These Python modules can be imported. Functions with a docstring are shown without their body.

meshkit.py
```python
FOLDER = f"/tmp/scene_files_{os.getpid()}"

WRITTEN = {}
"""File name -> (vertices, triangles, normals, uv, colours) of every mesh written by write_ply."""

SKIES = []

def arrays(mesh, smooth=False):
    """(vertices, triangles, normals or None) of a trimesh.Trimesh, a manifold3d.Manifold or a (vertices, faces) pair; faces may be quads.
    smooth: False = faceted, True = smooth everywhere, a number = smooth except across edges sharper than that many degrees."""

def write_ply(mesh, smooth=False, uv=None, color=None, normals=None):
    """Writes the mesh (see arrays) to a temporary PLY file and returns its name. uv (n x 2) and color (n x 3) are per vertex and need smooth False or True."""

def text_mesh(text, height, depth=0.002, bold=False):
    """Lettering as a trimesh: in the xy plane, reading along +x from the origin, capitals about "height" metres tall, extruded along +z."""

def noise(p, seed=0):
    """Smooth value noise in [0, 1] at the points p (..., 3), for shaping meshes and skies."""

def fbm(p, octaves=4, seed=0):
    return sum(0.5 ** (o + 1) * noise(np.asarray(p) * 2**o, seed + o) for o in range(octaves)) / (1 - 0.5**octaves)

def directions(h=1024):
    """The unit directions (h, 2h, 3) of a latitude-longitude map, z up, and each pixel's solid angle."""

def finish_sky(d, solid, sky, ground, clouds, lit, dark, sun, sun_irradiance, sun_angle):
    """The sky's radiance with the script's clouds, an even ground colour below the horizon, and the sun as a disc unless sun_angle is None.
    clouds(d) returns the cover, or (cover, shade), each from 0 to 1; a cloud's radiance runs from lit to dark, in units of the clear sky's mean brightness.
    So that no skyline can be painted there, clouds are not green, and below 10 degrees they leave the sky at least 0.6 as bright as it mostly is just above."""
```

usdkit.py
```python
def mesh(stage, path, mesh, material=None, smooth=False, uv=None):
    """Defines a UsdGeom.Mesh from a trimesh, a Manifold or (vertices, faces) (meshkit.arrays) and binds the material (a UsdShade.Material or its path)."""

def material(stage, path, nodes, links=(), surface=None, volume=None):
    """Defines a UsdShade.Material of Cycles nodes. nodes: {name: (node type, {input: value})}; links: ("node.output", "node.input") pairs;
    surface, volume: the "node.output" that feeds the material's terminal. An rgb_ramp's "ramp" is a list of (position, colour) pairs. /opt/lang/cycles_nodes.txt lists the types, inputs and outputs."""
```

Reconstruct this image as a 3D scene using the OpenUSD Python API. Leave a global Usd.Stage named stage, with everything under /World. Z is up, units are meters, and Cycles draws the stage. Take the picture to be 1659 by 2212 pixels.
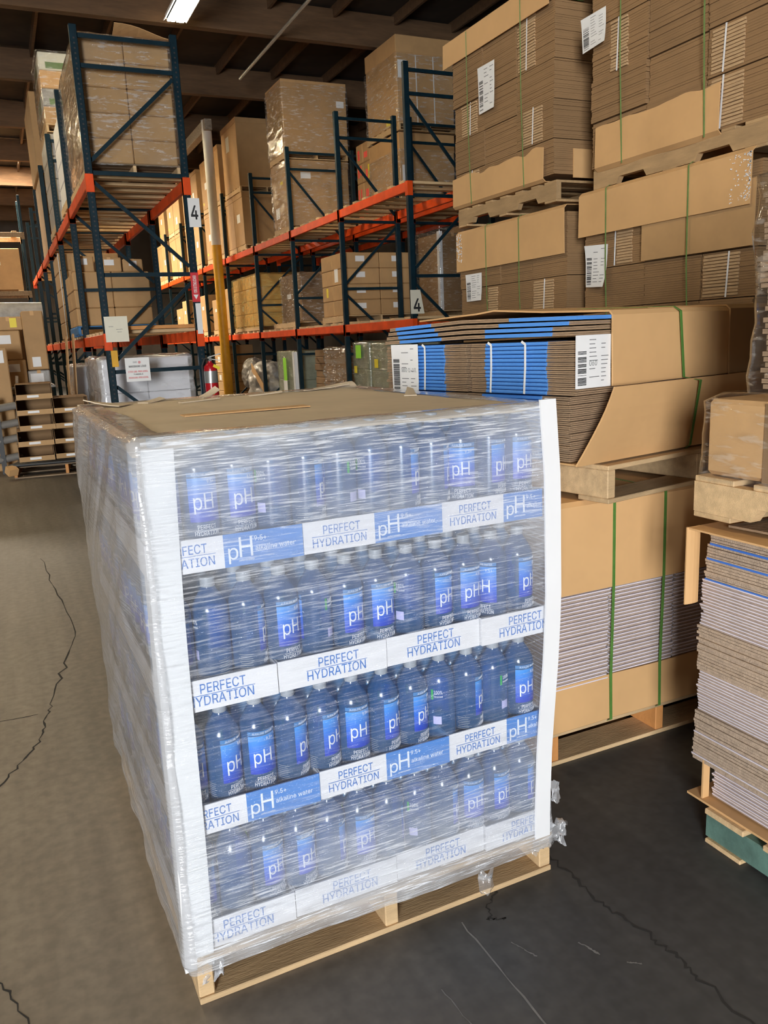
import math, random
import numpy as np
import trimesh
import usdkit, meshkit
from pxr import Usd, UsdGeom, UsdLux, UsdShade, Gf, Sdf, Vt

random.seed(7)
RNG = np.random.default_rng(11)
stage = Usd.Stage.CreateInMemory()
UsdGeom.SetStageUpAxis(stage, UsdGeom.Tokens.z)
UsdGeom.SetStageMetersPerUnit(stage, 1.0)
UsdGeom.Xform.Define(stage, '/World')
UsdGeom.Scope.Define(stage, '/World/Looks')

# ------------------------------------------------------------------ camera
F_PX, PITCH, ROLL, YAW, CAM_H = 1742.0, 0.2124, -0.0465, 0.4309, 1.52
EXPOSURE = 0.15
_fw = np.array([math.sin(YAW) * math.cos(PITCH), math.cos(YAW) * math.cos(PITCH), -math.sin(PITCH)])
_r0 = np.array([math.cos(YAW), -math.sin(YAW), 0.0]); _u0 = np.cross(_r0, _fw)
_c, _s = math.cos(ROLL), math.sin(ROLL)
_r, _u = _c * _r0 + _s * _u0, -_s * _r0 + _c * _u0
cam = UsdGeom.Camera.Define(stage, '/World/camera')
cam.CreateHorizontalApertureAttr(36.0)
cam.CreateVerticalApertureAttr(48.0)
cam.CreateFocalLengthAttr(36.0 * F_PX / 1659.0)
cam.CreateClippingRangeAttr(Gf.Vec2f(0.05, 200))
cam.CreateExposureAttr(EXPOSURE)
cam.AddTransformOp().Set(Gf.Matrix4d(*_r, 0, *_u, 0, *(-_fw), 0, 0, 0, CAM_H, 1))

# ------------------------------------------------------------------ daylight through the open dock door behind the camera, dim warm bounce from the hall
DOOR = dict(x0=-7.7, x1=-4.3, z0=0.0, z1=4.5, y=-9.5)
def door_light():
    l = UsdLux.RectLight.Define(stage, '/World/dock_daylight')
    l.CreateWidthAttr(DOOR['x1'] - DOOR['x0'] - .1); l.CreateHeightAttr(DOOR['z1'] - .1)
    l.CreateIntensityAttr(56.0); l.CreateColorAttr(Gf.Vec3f(0.94, 0.97, 1.0))
    l.AddTranslateOp().Set(Gf.Vec3d((DOOR['x0'] + DOOR['x1']) / 2, DOOR['y'] + .1, DOOR['z1'] / 2))
    l.AddRotateXYZOp().Set(Gf.Vec3f(90, 0, 0))
    return l
door_light()
def beam_light():                # unseen roof light, added to brighten the roof beam behind it
    l = UsdLux.RectLight.Define(stage, '/World/skylight_daylight')
    l.CreateWidthAttr(4.6); l.CreateHeightAttr(1.6); l.CreateIntensityAttr(130.0); l.CreateColorAttr(Gf.Vec3f(1.0, .86, .66))
    l.AddTranslateOp().Set(Gf.Vec3d(-.4, 27.3, 7.27))
beam_light()
STRIP_E = 60.0                 # emission of the fluorescent tubes
STRIP_COLOR = (1.0, 0.82, 0.52)
dome = UsdLux.DomeLight.Define(stage, '/World/outdoor_sky')
dome.CreateIntensityAttr(0.6); dome.CreateColorAttr(Gf.Vec3f(0.85, 0.93, 1.0))

# ------------------------------------------------------------------ mesh helpers
def _chamfer_faces():
    b = .2
    pts = []
    for sx in (-1, 1):
        for sy in (-1, 1):
            for sz in (-1, 1):
                pts += [(sx, sy * (1 - b), sz * (1 - b)), (sx * (1 - b), sy, sz * (1 - b)), (sx * (1 - b), sy * (1 - b), sz)]
    pts = np.array(pts, float)
    from scipy.spatial import ConvexHull
    h = ConvexHull(pts)
    f = h.simplices.copy()
    for i, t in enumerate(f):
        n = np.cross(pts[t[1]] - pts[t[0]], pts[t[2]] - pts[t[0]])
        if n @ pts[t].mean(0) < 0: f[i] = t[::-1]
    s = np.array([(sx, sy, sz, k) for sx in (-1, 1) for sy in (-1, 1) for sz in (-1, 1) for k in range(3)])
    return f, s
CH_F, CH_S = _chamfer_faces()
BOX_F = np.array([[0,2,3],[0,3,1],[4,5,7],[4,7,6],[0,1,5],[0,5,4],[2,6,7],[2,7,3],[0,4,6],[0,6,2],[1,3,7],[1,7,5]])

def rot(rx=0, ry=0, rz=0):
    cx, sx, cy, sy, cz, sz = math.cos(rx), math.sin(rx), math.cos(ry), math.sin(ry), math.cos(rz), math.sin(rz)
    X = np.array([[1,0,0],[0,cx,-sx],[0,sx,cx]]); Y = np.array([[cy,0,sy],[0,1,0],[-sy,0,cy]]); Z = np.array([[cz,-sz,0],[sz,cz,0],[0,0,1]])
    return Z @ Y @ X

class MB:
    def __init__(s): s.v, s.f, s.n = [], [], 0
    def add(s, v, f):
        v = np.asarray(v, float); f = np.asarray(f, int)
        if f.shape[1] == 4: f = np.vstack([f[:, [0,1,2]], f[:, [0,2,3]]])
        s.v.append(v); s.f.append(f + s.n); s.n += len(v); return s
    def obox(s, c, size, R=None, bev=0.0):
        h = np.asarray(size, float) / 2
        if bev > 0:
            b = min(bev, h.min() * .45)
            v = CH_S[:, :3] * (h - b)
            for k in range(3):
                m = CH_S[:, 3] == k
                v[m, k] = CH_S[m, k] * h[k]
            f = CH_F
        else:
            v = np.array([(x, y, z) for x in (-1, 1) for y in (-1, 1) for z in (-1, 1)], float) * h; f = BOX_F
        if R is not None: v = v @ np.asarray(R).T
        return s.add(v + np.asarray(c, float), f)
    def box(s, x0, y0, z0, x1, y1, z1, bev=0.0):
        return s.obox(((x0+x1)/2, (y0+y1)/2, (z0+z1)/2), (abs(x1-x0), abs(y1-y0), abs(z1-z0)), None, bev)
    def bar(s, p0, p1, w, h, up=(0, 0, 1), bev=0.0):
        p0, p1 = np.asarray(p0, float), np.asarray(p1, float); d = p1 - p0; L = np.linalg.norm(d); d /= L
        up = np.asarray(up, float)
        if abs(d @ up) > .98: up = np.array([0, 1.0, 0])
        a = np.cross(up, d); a /= np.linalg.norm(a); b = np.cross(d, a)
        return s.obox((p0 + p1) / 2, (w, L, h), np.stack([a, d, b], 1), bev)
    def tube(s, pts, r, n=8, cap=True):
        pts = np.asarray(pts, float); m = len(pts); r = np.broadcast_to(r, (m,))
        t = np.gradient(pts, axis=0); t /= np.linalg.norm(t, axis=1, keepdims=True) + 1e-12
        a = np.array([0, 0, 1.0]) if abs(t[0, 2]) < .9 else np.array([1.0, 0, 0]); V = []
        ang = np.linspace(0, 2 * np.pi, n, endpoint=False)
        for i in range(m):
            a = a - (a @ t[i]) * t[i]; a /= np.linalg.norm(a); b = np.cross(t[i], a)
            V.append(pts[i] + r[i] * (np.cos(ang)[:, None] * a + np.sin(ang)[:, None] * b))
        F = [(i*n+j, i*n+(j+1)%n, (i+1)*n+(j+1)%n, (i+1)*n+j) for i in range(m-1) for j in range(n)]
        V = np.vstack(V); F = np.array(F); F = np.vstack([F[:, [0,1,2]], F[:, [0,2,3]]])
        if cap:
            k = len(V); V = np.vstack([V, pts[0], pts[-1]])
            F = np.vstack([F, [(k, (j+1)%n, j) for j in range(n)], [(k+1, (m-1)*n+j, (m-1)*n+(j+1)%n) for j in range(n)]])
        return s.add(V, F)
    def lathe(s, prof, n=24, c=(0, 0, 0)):
        prof = np.asarray(prof, float); m = len(prof); ang = np.linspace(0, 2*np.pi, n, endpoint=False)
        V = np.vstack([np.stack([r*np.cos(ang), r*np.sin(ang), np.full(n, z)], 1) for r, z in prof]) + np.asarray(c, float)
        F = np.array([(i*n+j, i*n+(j+1)%n, (i+1)*n+(j+1)%n, (i+1)*n+j) for i in range(m-1) for j in range(n)])
        return s.add(V, F)
    def grid(s, P):                                  # P (a, b, 3)
        a, b = P.shape[:2]; I = np.arange(a*b).reshape(a, b)
        F = np.stack([I[:-1,:-1], I[1:,:-1], I[1:,1:], I[:-1,1:]], -1).reshape(-1, 4)
        return s.add(P.reshape(-1, 3), F)
    def sheet(s, P, t=.004):                          # a grid with thickness, closed round the rim
        a, b = P.shape[:2]
        N = np.cross(np.gradient(P, axis=0), np.gradient(P, axis=1)); N /= np.linalg.norm(N, axis=-1, keepdims=True) + 1e-12
        A, B = P + N*t/2, P - N*t/2
        I = np.arange(a*b).reshape(a, b); J = I + a*b
        q = lambda i: np.stack([i[:-1,:-1], i[1:,:-1], i[1:,1:], i[:-1,1:]], -1).reshape(-1, 4)
        rim = np.concatenate([I[0, :-1], I[:-1, -1], I[-1, :0:-1], I[:0:-1, 0]])
        rim2 = np.roll(rim, -1)
        side = np.stack([rim, rim2, rim2 + a*b, rim + a*b], -1)
        return s.add(np.vstack([A.reshape(-1, 3), B.reshape(-1, 3)]), np.vstack([q(I), q(J)[:, ::-1], side]))
    def prism(s, pts2, axis, a, b):                  # polygon in the two other axes, extruded along axis from a to b
        import shapely.geometry as sg
        m = trimesh.creation.extrude_polygon(sg.Polygon(pts2), b - a, engine='earcut')
        v = np.array(m.vertices); v[:, 2] += a
        o = {2: [0, 1, 2], 0: [2, 0, 1], 1: [0, 2, 1]}[axis]
        f = m.faces if axis != 1 else m.faces[:, ::-1]
        return s.add(v[:, o], f)
    def text(s, txt, h, origin, right, up, depth=.0012, bold=False, width=None, center=False):
        m = meshkit.text_mesh(txt, h, depth, bold); v = np.array(m.vertices)
        if width: v[:, 0] *= width / (v[:, 0].max() - v[:, 0].min())
        if center: v[:, 0] -= (v[:, 0].max() + v[:, 0].min()) / 2
        right, up = np.asarray(right, float), np.asarray(up, float); n = np.cross(right, up)
        return s.add(np.asarray(origin, float) + v[:, :1]*right + v[:, 1:2]*up + v[:, 2:]*n, m.faces)
    def xf(s, R=None, t=(0, 0, 0)):
        for i in range(len(s.v)):
            if R is not None: s.v[i] = s.v[i] @ np.asarray(R).T
            s.v[i] = s.v[i] + np.asarray(t, float)
        return s
    def mesh(s): return np.vstack(s.v), np.vstack(s.f)

# ------------------------------------------------------------------ naming
_used = {}
def numbered(parent, name):
    k = (str(parent), name); n = _used.get(k, 0); _used[k] = n + 1
    return name if n == 0 else f'{name}_{n:03d}'
def props(p, label=None, cat=None, group=None, kind=None):
    for k, v in (('label', label), ('category', cat), ('group', group), ('kind', kind)):
        if v: p.SetCustomDataByKey(k, v)
    return p
def thing(name, label, cat, loc=(0, 0, 0), rz=0, group=None, kind=None):
    x = UsdGeom.Xform.Define(stage, '/World/' + numbered('/World', name))
    x.AddTranslateOp().Set(Gf.Vec3d(*map(float, loc))); x.AddRotateZOp().Set(math.degrees(rz))
    return props(x.GetPrim(), label, cat, group, kind)
def put(name, mb, mat, parent=None, smooth=False, label=None, kind=None):
    pp = parent.GetPath() if parent else Sdf.Path('/World')
    g = usdkit.mesh(stage, f'{pp}/{numbered(pp, name)}', mb.mesh() if isinstance(mb, MB) else mb, LK[mat], smooth=smooth)
    return props(g.GetPrim(), label, None, None, kind)
def solo(name, mb, mat, label, cat, smooth=False, group=None, kind=None):
    return props(put(name, mb, mat, None, smooth), label, cat, group, kind)
def struct(name, mb, mat, parent=None, smooth=False):
    return props(put(name, mb, mat, parent, smooth), kind=None if parent else 'structure')
def dup(src, loc, rz=0, label=None, group=None, name=None, tilt=None):
    was = src.GetCustomData()
    base = name or src.GetName().rstrip('0123456789').rstrip('_')
    x = UsdGeom.Xform.Define(stage, '/World/' + numbered('/World', base))
    p = x.GetPrim(); p.GetReferences().AddInternalReference(src.GetPath())
    x.ClearXformOpOrder()
    x.GetPrim().GetAttribute('xformOp:translate').Set(Gf.Vec3d(*map(float, loc))) if p.GetAttribute('xformOp:translate') else None
    p.GetAttribute('xformOp:rotateZ').Set(math.degrees(rz))
    ops = [UsdGeom.XformOp(p.GetAttribute('xformOp:translate')), UsdGeom.XformOp(p.GetAttribute('xformOp:rotateZ'))]
    if tilt:
        ops.append(x.AddRotateXOp()); ops[-1].Set(math.degrees(tilt))
    x.SetXformOpOrder(ops)
    p.SetInstanceable(True)
    return props(p, label or was['label'], was['category'], group or was.get('group'))
def move(p, loc, rz=0):
    p.GetAttribute('xformOp:translate').Set(Gf.Vec3d(*map(float, loc))); p.GetAttribute('xformOp:rotateZ').Set(math.degrees(rz))
ORD = ['first', 'second', 'third', 'fourth', 'fifth', 'sixth', 'seventh', 'eighth', 'ninth', 'tenth', 'eleventh', 'twelfth', 'thirteenth', 'fourteenth', 'fifteenth', 'sixteenth']

# ------------------------------------------------------------------ materials
LK = {}
def M(name, nodes, links, surface):
    LK[name] = usdkit.material(stage, '/World/Looks/' + name, nodes, links, surface); return LK[name]
def plain(name, col, rough=.6, var=.12, scale=5.0, bump=0.0, bscale=60.0, metal=0.0, spec=.5, stretch=(1, 1, 1), coat=0.0, rnd=0.0, var2=None):
    c = np.array(col, float)
    lo, hi = c * (1 - var), np.minimum(c * (1 + var), 1)
    n = {'g': ('texture_coordinate', {}), 'm': ('mapping', {'scale': stretch}), 'n': ('noise_texture', {'scale': scale, 'detail': 5.0, 'roughness': .65}),
         'r': ('rgb_ramp', {'ramp': [(.3, tuple(lo)), (.7, tuple(hi))]}),
         'p': ('principled_bsdf', {'roughness': rough, 'metallic': metal, 'specular_ior_level': spec, 'coat_weight': coat, 'coat_roughness': .12})}
    l = [('g.object', 'm.vector'), ('m.vector', 'n.vector'), ('n.fac', 'r.fac')]
    if rnd:
        n['o'] = ('object_info', {}); n['h'] = ('hsv', {}); n['mr'] = ('map_range', {'to_min': 1 - rnd, 'to_max': 1 + rnd})
        l += [('o.random', 'mr.value'), ('mr.result', 'h.value'), ('r.color', 'h.color'), ('h.color', 'p.base_color')]
    else: l += [('r.color', 'p.base_color')]
    if bump:
        n['b'] = ('noise_texture', {'scale': bscale, 'detail': 3.0}); n['bp'] = ('bump', {'strength': bump, 'distance': .01})
        l += [('m.vector', 'b.vector'), ('b.fac', 'bp.height'), ('bp.normal', 'p.normal')]
    return M(name, n, l, 'p.BSDF')

plain('kraft', (.46, .275, .12), .75, .09, 3, .06, 40, rnd=.08)
plain('kraft_tan', (.62, .365, .158), .7, .07, 2.5, .05, 25, rnd=.04)
plain('kraft_dark', (.27, .155, .068), .8, .08, 4, .04, 60, rnd=.07)
plain('kraft_edge', (.33, .215, .125), .85, .25, 30, .35, 90, stretch=(.6, .6, 9))
plain('kraft_edge_light', (.50, .33, .175), .8, .25, 30, .3, 90, stretch=(.6, .6, 9))
plain('flute_grey', (.40, .30, .235), .85, .2, 40, .4, 160, stretch=(1.5, 1.5, 6))
plain('sheet_lavender', (.66, .60, .65), .6, .1, 12)
plain('sheet_blue', (.05, .16, .55), .5, .05, 4)
plain('sheet_brown', (.42, .31, .22), .85, .2, 60, .35, 200)
plain('carton_blue', (.085, .27, .68), .42, .05, 4)
plain('wood', (.57, .39, .205), .75, .20, 4, .2, 40, stretch=(1, 7, 7), rnd=.18)
plain('wood_brown', (.42, .27, .13), .78, .2, 4, .2, 40, stretch=(6, 1, 6), rnd=.15)
plain('wood_dark', (.25, .175, .105), .8, .3, 4, .25, 40, stretch=(1, 7, 7), rnd=.2)
plain('wood_grey', (.36, .31, .245), .8, .4, 5, .3, 30, stretch=(2, 6, 6), rnd=.1)
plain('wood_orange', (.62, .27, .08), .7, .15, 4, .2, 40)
plain('wood_green', (.10, .18, .145), .6, .35, 7, .2, 30)
plain('wood_blue', (.035, .16, .36), .6, .25, 7, .2, 30)
plain('roof_wood', (.115, .062, .028), .8, .25, 2, .2, 20, stretch=(1, 6, 6))
plain('roof_deck', (.04, .027, .018), .9, .3, 2, .1, 20)
plain('wall_panel', (.10, .08, .065), .9, .2, 1)
plain('steel_teal', (.005, .020, .030), .42, .25, 8, spec=.22)
plain('steel_dark', (.03, .03, .03), .5, .3, 8)
plain('steel_orange', (.74, .075, .010), .45, .2, 3, spec=.3)
plain('steel_grey', (.42, .42, .40), .35, .1, 5, metal=.6)
plain('steel_yellow', (.70, .36, .02), .45, .12, 5)
plain('paint_white', (.72, .70, .66), .6, .05, 5)
plain('paper', (.80, .79, .77), .55, .03, 5)
plain('paper_cream', (.72, .68, .55), .6, .04, 5)
plain('ink', (.02, .02, .022), .6, .05)
plain('ink_grey', (.22, .22, .22), .6, .05)
plain('ink_red', (.62, .03, .04), .5, .05)
plain('red_gloss', (.45, .012, .018), .25, .05)
plain('sticker_yellow', (.85, .68, .04), .5, .05)
plain('sticker_pink', (.95, .12, .09), .5, .05)
plain('sticker_green', (.33, .80, .05), .5, .05)
plain('tray_white', (.80, .79, .80), .5, .03, 5)
plain('board_white', (.73, .73, .73), .5, .02, 5)
plain('tray_blue', (.075, .24, .62), .45, .04, 5)
plain('ink_blue', (.055, .19, .56), .45, .04, 5)
plain('strap_green', (.085, .20, .04), .35, .15, 20, spec=.6)
plain('strap_pale', (.15, .25, .075), .4, .15, 20, spec=.5)
plain('strap_white', (.75, .75, .74), .4, .03)
plain('cap_grey', (.33, .36, .40), .4, .03)
plain('kraft_top', (.60, .49, .35), .75, .08, 3, .06, 40)
plain('ink_white', (.85, .87, .9), .4, .02)
plain('label_strip', (.06, .22, .50), .4, .05)
plain('label_square', (.50, .50, .80), .5, .05)
plain('print_green', (.16, .24, .09), .5, .2)
plain('print_orange', (.45, .16, .06), .5, .2)
plain('label_green', (.03, .42, .10), .5, .05)
plain('bag_grey', (.36, .34, .31), .4, .2, 9, .3, 30)
plain('parcel_white', (.80, .77, .78), .5, .06, 3)
plain('rubber', (.02, .02, .02), .6, .2)

def label_gradient():
    n = {'g': ('texture_coordinate', {}), 's': ('separate_xyz', {}), 'm': ('map_range', {'from_min': .10, 'from_max': .205}),
         'r': ('rgb_ramp', {'ramp': [(0, (.012, .045, .48)), (.45, (.025, .15, .68)), (1, (.07, .36, .85))]}), 'p': ('principled_bsdf', {'roughness': .35})}
    M('label_blue', n, [('g.object', 's.vector'), ('s.z', 'm.value'), ('m.result', 'r.fac'), ('r.color', 'p.base_color')], 'p.BSDF')
label_gradient()

def bottle_mat():
    n = {'t': ('transparent_bsdf', {'color': (.50, .74, .95)}), 'p': ('principled_bsdf', {'base_color': (.05, .17, .40), 'roughness': .2, 'specular_ior_level': 1.0, 'ior': 1.8}),
         'f': ('layer_weight', {'blend': .35}), 'mr': ('map_range', {'from_min': 0., 'from_max': .8, 'to_min': .34, 'to_max': .9}), 'm': ('mix_closure', {})}
    M('bottle', n, [('f.facing', 'mr.value'), ('mr.result', 'm.fac'), ('t.BSDF', 'm.closure1'), ('p.BSDF', 'm.closure2')], 'm.closure')
bottle_mat()
plain('bottle_opaque', (.06, .15, .30), .2, .1, 4, spec=.8)      # opaque water blue, cheaper to render, for bottles deeper in the load

def film_mat(name, base, ridge, streak=80.0, long=2.6, tint=(.97, .985, 1), bump=.6, rough=.12, white=(.88, .90, .93), big=2.2, ior=1.5, lo=.50, hi=.66, layers=None, crinkle=16.0):
    """clear film: nearly invisible where it lies flat, white and glinting along its stretched ridges; base = (least, most) overall milkiness"""
    n = {'g': ('geometry', {}), 'm': ('mapping', {'scale': (long, long, streak), 'rotation': (.06, .05, 0)}), 'n': ('noise_texture', {'scale': 1.0, 'detail': 4.0, 'roughness': .62, 'distortion': .25}),
         'rg': ('map_range', {'range_type': 'smoothstep', 'from_min': lo, 'from_max': hi, 'to_min': 0., 'to_max': 1.}),
         'm2': ('mapping', {'scale': (big, big, big*1.7)}), 'n2': ('noise_texture', {'scale': 1.0, 'detail': 3.0, 'roughness': .55}),
         'bs': ('map_range', {'from_min': .35, 'from_max': .65, 'to_min': base[0], 'to_max': base[1], 'clamp': True}),
         'n3': ('noise_texture', {'scale': crinkle, 'detail': 4.0, 'roughness': .6}),
         'hz': ('math', {'math_type': 'multiply_add', 'value2': ridge, 'use_clamp': True}), 'ht': ('math', {'math_type': 'multiply_add', 'value2': .8}),
         'bp': ('bump', {'strength': bump, 'distance': .006}), 't': ('transparent_bsdf', {'color': tint}),
         'd': ('diffuse_bsdf', {'color': white}), 'tr': ('translucent_bsdf', {'color': white}), 'dt': ('mix_closure', {'fac': .3}),
         'mx': ('mix_closure', {}), 'gl': ('glossy_bsdf', {'color': (1., 1., 1.), 'roughness': rough}), 'fr': ('layer_weight', {'blend': .5}), 'pw': ('math', {'math_type': 'power', 'value2': 5.0}), 'fm': ('map_range', {'to_min': 2*((ior - 1)/(ior + 1))**2, 'to_max': 1.0, 'clamp': True}), 'out': ('mix_closure', {})}
    l = [('g.position', 'm.vector'), ('m.vector', 'n.vector'), ('n.fac', 'rg.value'), ('g.position', 'm2.vector'), ('m2.vector', 'n2.vector'), ('n2.fac', 'bs.value'), ('g.position', 'n3.vector'),
         ('n3.fac', 'ht.value1'), ('rg.result', 'ht.value3'), ('ht.value', 'bp.height'), ('bp.normal', 'gl.normal'), ('bp.normal', 'fr.normal'),
         ('d.BSDF', 'dt.closure1'), ('tr.BSDF', 'dt.closure2'), ('rg.result', 'hz.value1'), ('hz.value', 'mx.fac'), ('t.BSDF', 'mx.closure1'), ('dt.closure', 'mx.closure2'),
         ('fr.facing', 'pw.value1'), ('pw.value', 'fm.value'), ('fm.result', 'out.fac'), ('mx.closure', 'out.closure1'), ('gl.BSDF', 'out.closure2')]
    if layers:                                    # more turns of film round the top and the foot of the load
        n['sx'] = ('separate_xyz', {}); n['zz'] = ('map_range', {'from_min': .08, 'from_max': 1.34})
        n['lr'] = ('rgb_ramp', {'ramp': [(z, (w, w, w)) for z, w in layers]}); n['mu'] = ('math', {'math_type': 'multiply'}); n['mr'] = ('math', {'math_type': 'multiply'}); n['h2'] = ('math', {'math_type': 'multiply', 'value2': ridge})
        n['hz'][1].update(value2=1.0)
        l = [x for x in l if x[1] not in ('hz.value1',)] + [('g.position', 'sx.vector'), ('sx.z', 'zz.value'), ('zz.result', 'lr.fac'), ('bs.result', 'mu.value1'), ('lr.color', 'mu.value2'), ('mu.value', 'hz.value3'),
             ('rg.result', 'h2.value1'), ('h2.value', 'mr.value1'), ('lr.color', 'mr.value2'), ('mr.value', 'hz.value1')]
    else: l += [('bs.result', 'hz.value3')]
    M(name, n, l, 'out.closure')
film_mat('film', (.08, .32), .46, streak=230, long=12, lo=.47, hi=.70, bump=.5, layers=[(0, 1.8), (.14, 1.2), (.27, .8), (.34, .22), (.50, .30), (.60, .7), (.74, .95), (.9, 1.15), (1, 1.6)])
film_mat('film_side', (.44, .64), .22, streak=170, long=6, bump=.35, white=(.60, .60, .61))
film_mat('film_clear', (.0, .06), .35, streak=30, long=6, lo=.53, hi=.66, bump=.7, rough=.08, big=3)
film_mat('film_white', (.15, .45), .40, streak=18, long=5, bump=1.0, rough=.12)
film_mat('film_brown', (.0, .06), .34, streak=40, long=8, lo=.53, hi=.66, bump=.45, ior=1.4, rough=.08, white=(.75, .68, .58))

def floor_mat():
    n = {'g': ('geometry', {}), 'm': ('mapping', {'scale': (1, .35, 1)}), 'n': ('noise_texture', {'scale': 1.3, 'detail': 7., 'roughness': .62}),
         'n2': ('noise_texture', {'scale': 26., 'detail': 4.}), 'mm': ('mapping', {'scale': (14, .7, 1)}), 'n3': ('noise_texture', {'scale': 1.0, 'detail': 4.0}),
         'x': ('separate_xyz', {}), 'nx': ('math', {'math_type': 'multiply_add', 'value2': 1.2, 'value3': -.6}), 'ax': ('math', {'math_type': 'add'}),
         'mx': ('map_range', {'from_min': -.1, 'from_max': 1.1, 'clamp': True}),  # brown to dark grey across x: lamp light and pallet shade in the colour
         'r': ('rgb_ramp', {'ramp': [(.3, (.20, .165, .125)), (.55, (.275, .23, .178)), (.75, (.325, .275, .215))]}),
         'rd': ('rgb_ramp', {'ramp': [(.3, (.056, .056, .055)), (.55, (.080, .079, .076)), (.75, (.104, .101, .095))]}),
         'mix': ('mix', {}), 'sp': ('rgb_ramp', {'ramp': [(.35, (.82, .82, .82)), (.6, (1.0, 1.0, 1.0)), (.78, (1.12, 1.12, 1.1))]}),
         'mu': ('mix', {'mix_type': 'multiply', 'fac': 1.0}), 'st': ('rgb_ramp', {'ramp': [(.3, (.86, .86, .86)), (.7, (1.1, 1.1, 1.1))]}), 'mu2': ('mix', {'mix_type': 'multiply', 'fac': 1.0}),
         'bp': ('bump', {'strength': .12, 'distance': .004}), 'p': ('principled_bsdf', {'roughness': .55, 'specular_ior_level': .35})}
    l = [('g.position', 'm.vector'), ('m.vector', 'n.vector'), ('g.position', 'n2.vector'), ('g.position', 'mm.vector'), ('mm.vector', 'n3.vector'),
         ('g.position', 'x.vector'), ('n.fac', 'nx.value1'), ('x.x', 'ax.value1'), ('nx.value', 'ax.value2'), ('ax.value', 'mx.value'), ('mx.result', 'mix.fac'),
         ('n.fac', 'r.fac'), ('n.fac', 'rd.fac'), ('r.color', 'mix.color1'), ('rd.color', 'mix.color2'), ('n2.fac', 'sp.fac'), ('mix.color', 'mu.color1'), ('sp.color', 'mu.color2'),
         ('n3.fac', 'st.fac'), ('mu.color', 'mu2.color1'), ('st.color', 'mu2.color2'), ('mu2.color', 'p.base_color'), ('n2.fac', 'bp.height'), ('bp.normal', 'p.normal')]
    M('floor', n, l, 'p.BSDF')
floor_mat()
M('tube_light', {'e': ('emission', {'color': STRIP_COLOR, 'strength': STRIP_E})}, [], 'e.emission')
plain('crack', (.032, .030, .027), .9, .2, 20)
plain('scratch', (.24, .23, .21), .8, .2, 20)

# ================================================================== THE SETTING
CEIL = 7.3
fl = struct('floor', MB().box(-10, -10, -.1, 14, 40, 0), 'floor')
def ribbon(pts, w, seed, jit=.006, n=14):
    rg = np.random.default_rng(seed); P = []
    pts = np.array(pts, float)
    for a, b in zip(pts[:-1], pts[1:]):
        for t in np.linspace(0, 1, n, endpoint=False): P.append(a + (b - a) * t)
    P.append(pts[-1]); P = np.array(P)
    P += rg.normal(0, jit, P.shape) * np.array([1, .6])
    T = np.gradient(P, axis=0); T /= np.linalg.norm(T, axis=1, keepdims=True) + 1e-9; N = np.stack([-T[:, 1], T[:, 0]], 1)
    ww = w * rg.uniform(.35, 1.3, len(P))[:, None]
    A, B = P + N * ww / 2, P - N * ww / 2
    G = np.stack([np.c_[A, np.full(len(A), .0006)], np.c_[B, np.full(len(B), .0006)]], 1)
    return MB().grid(G)
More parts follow.
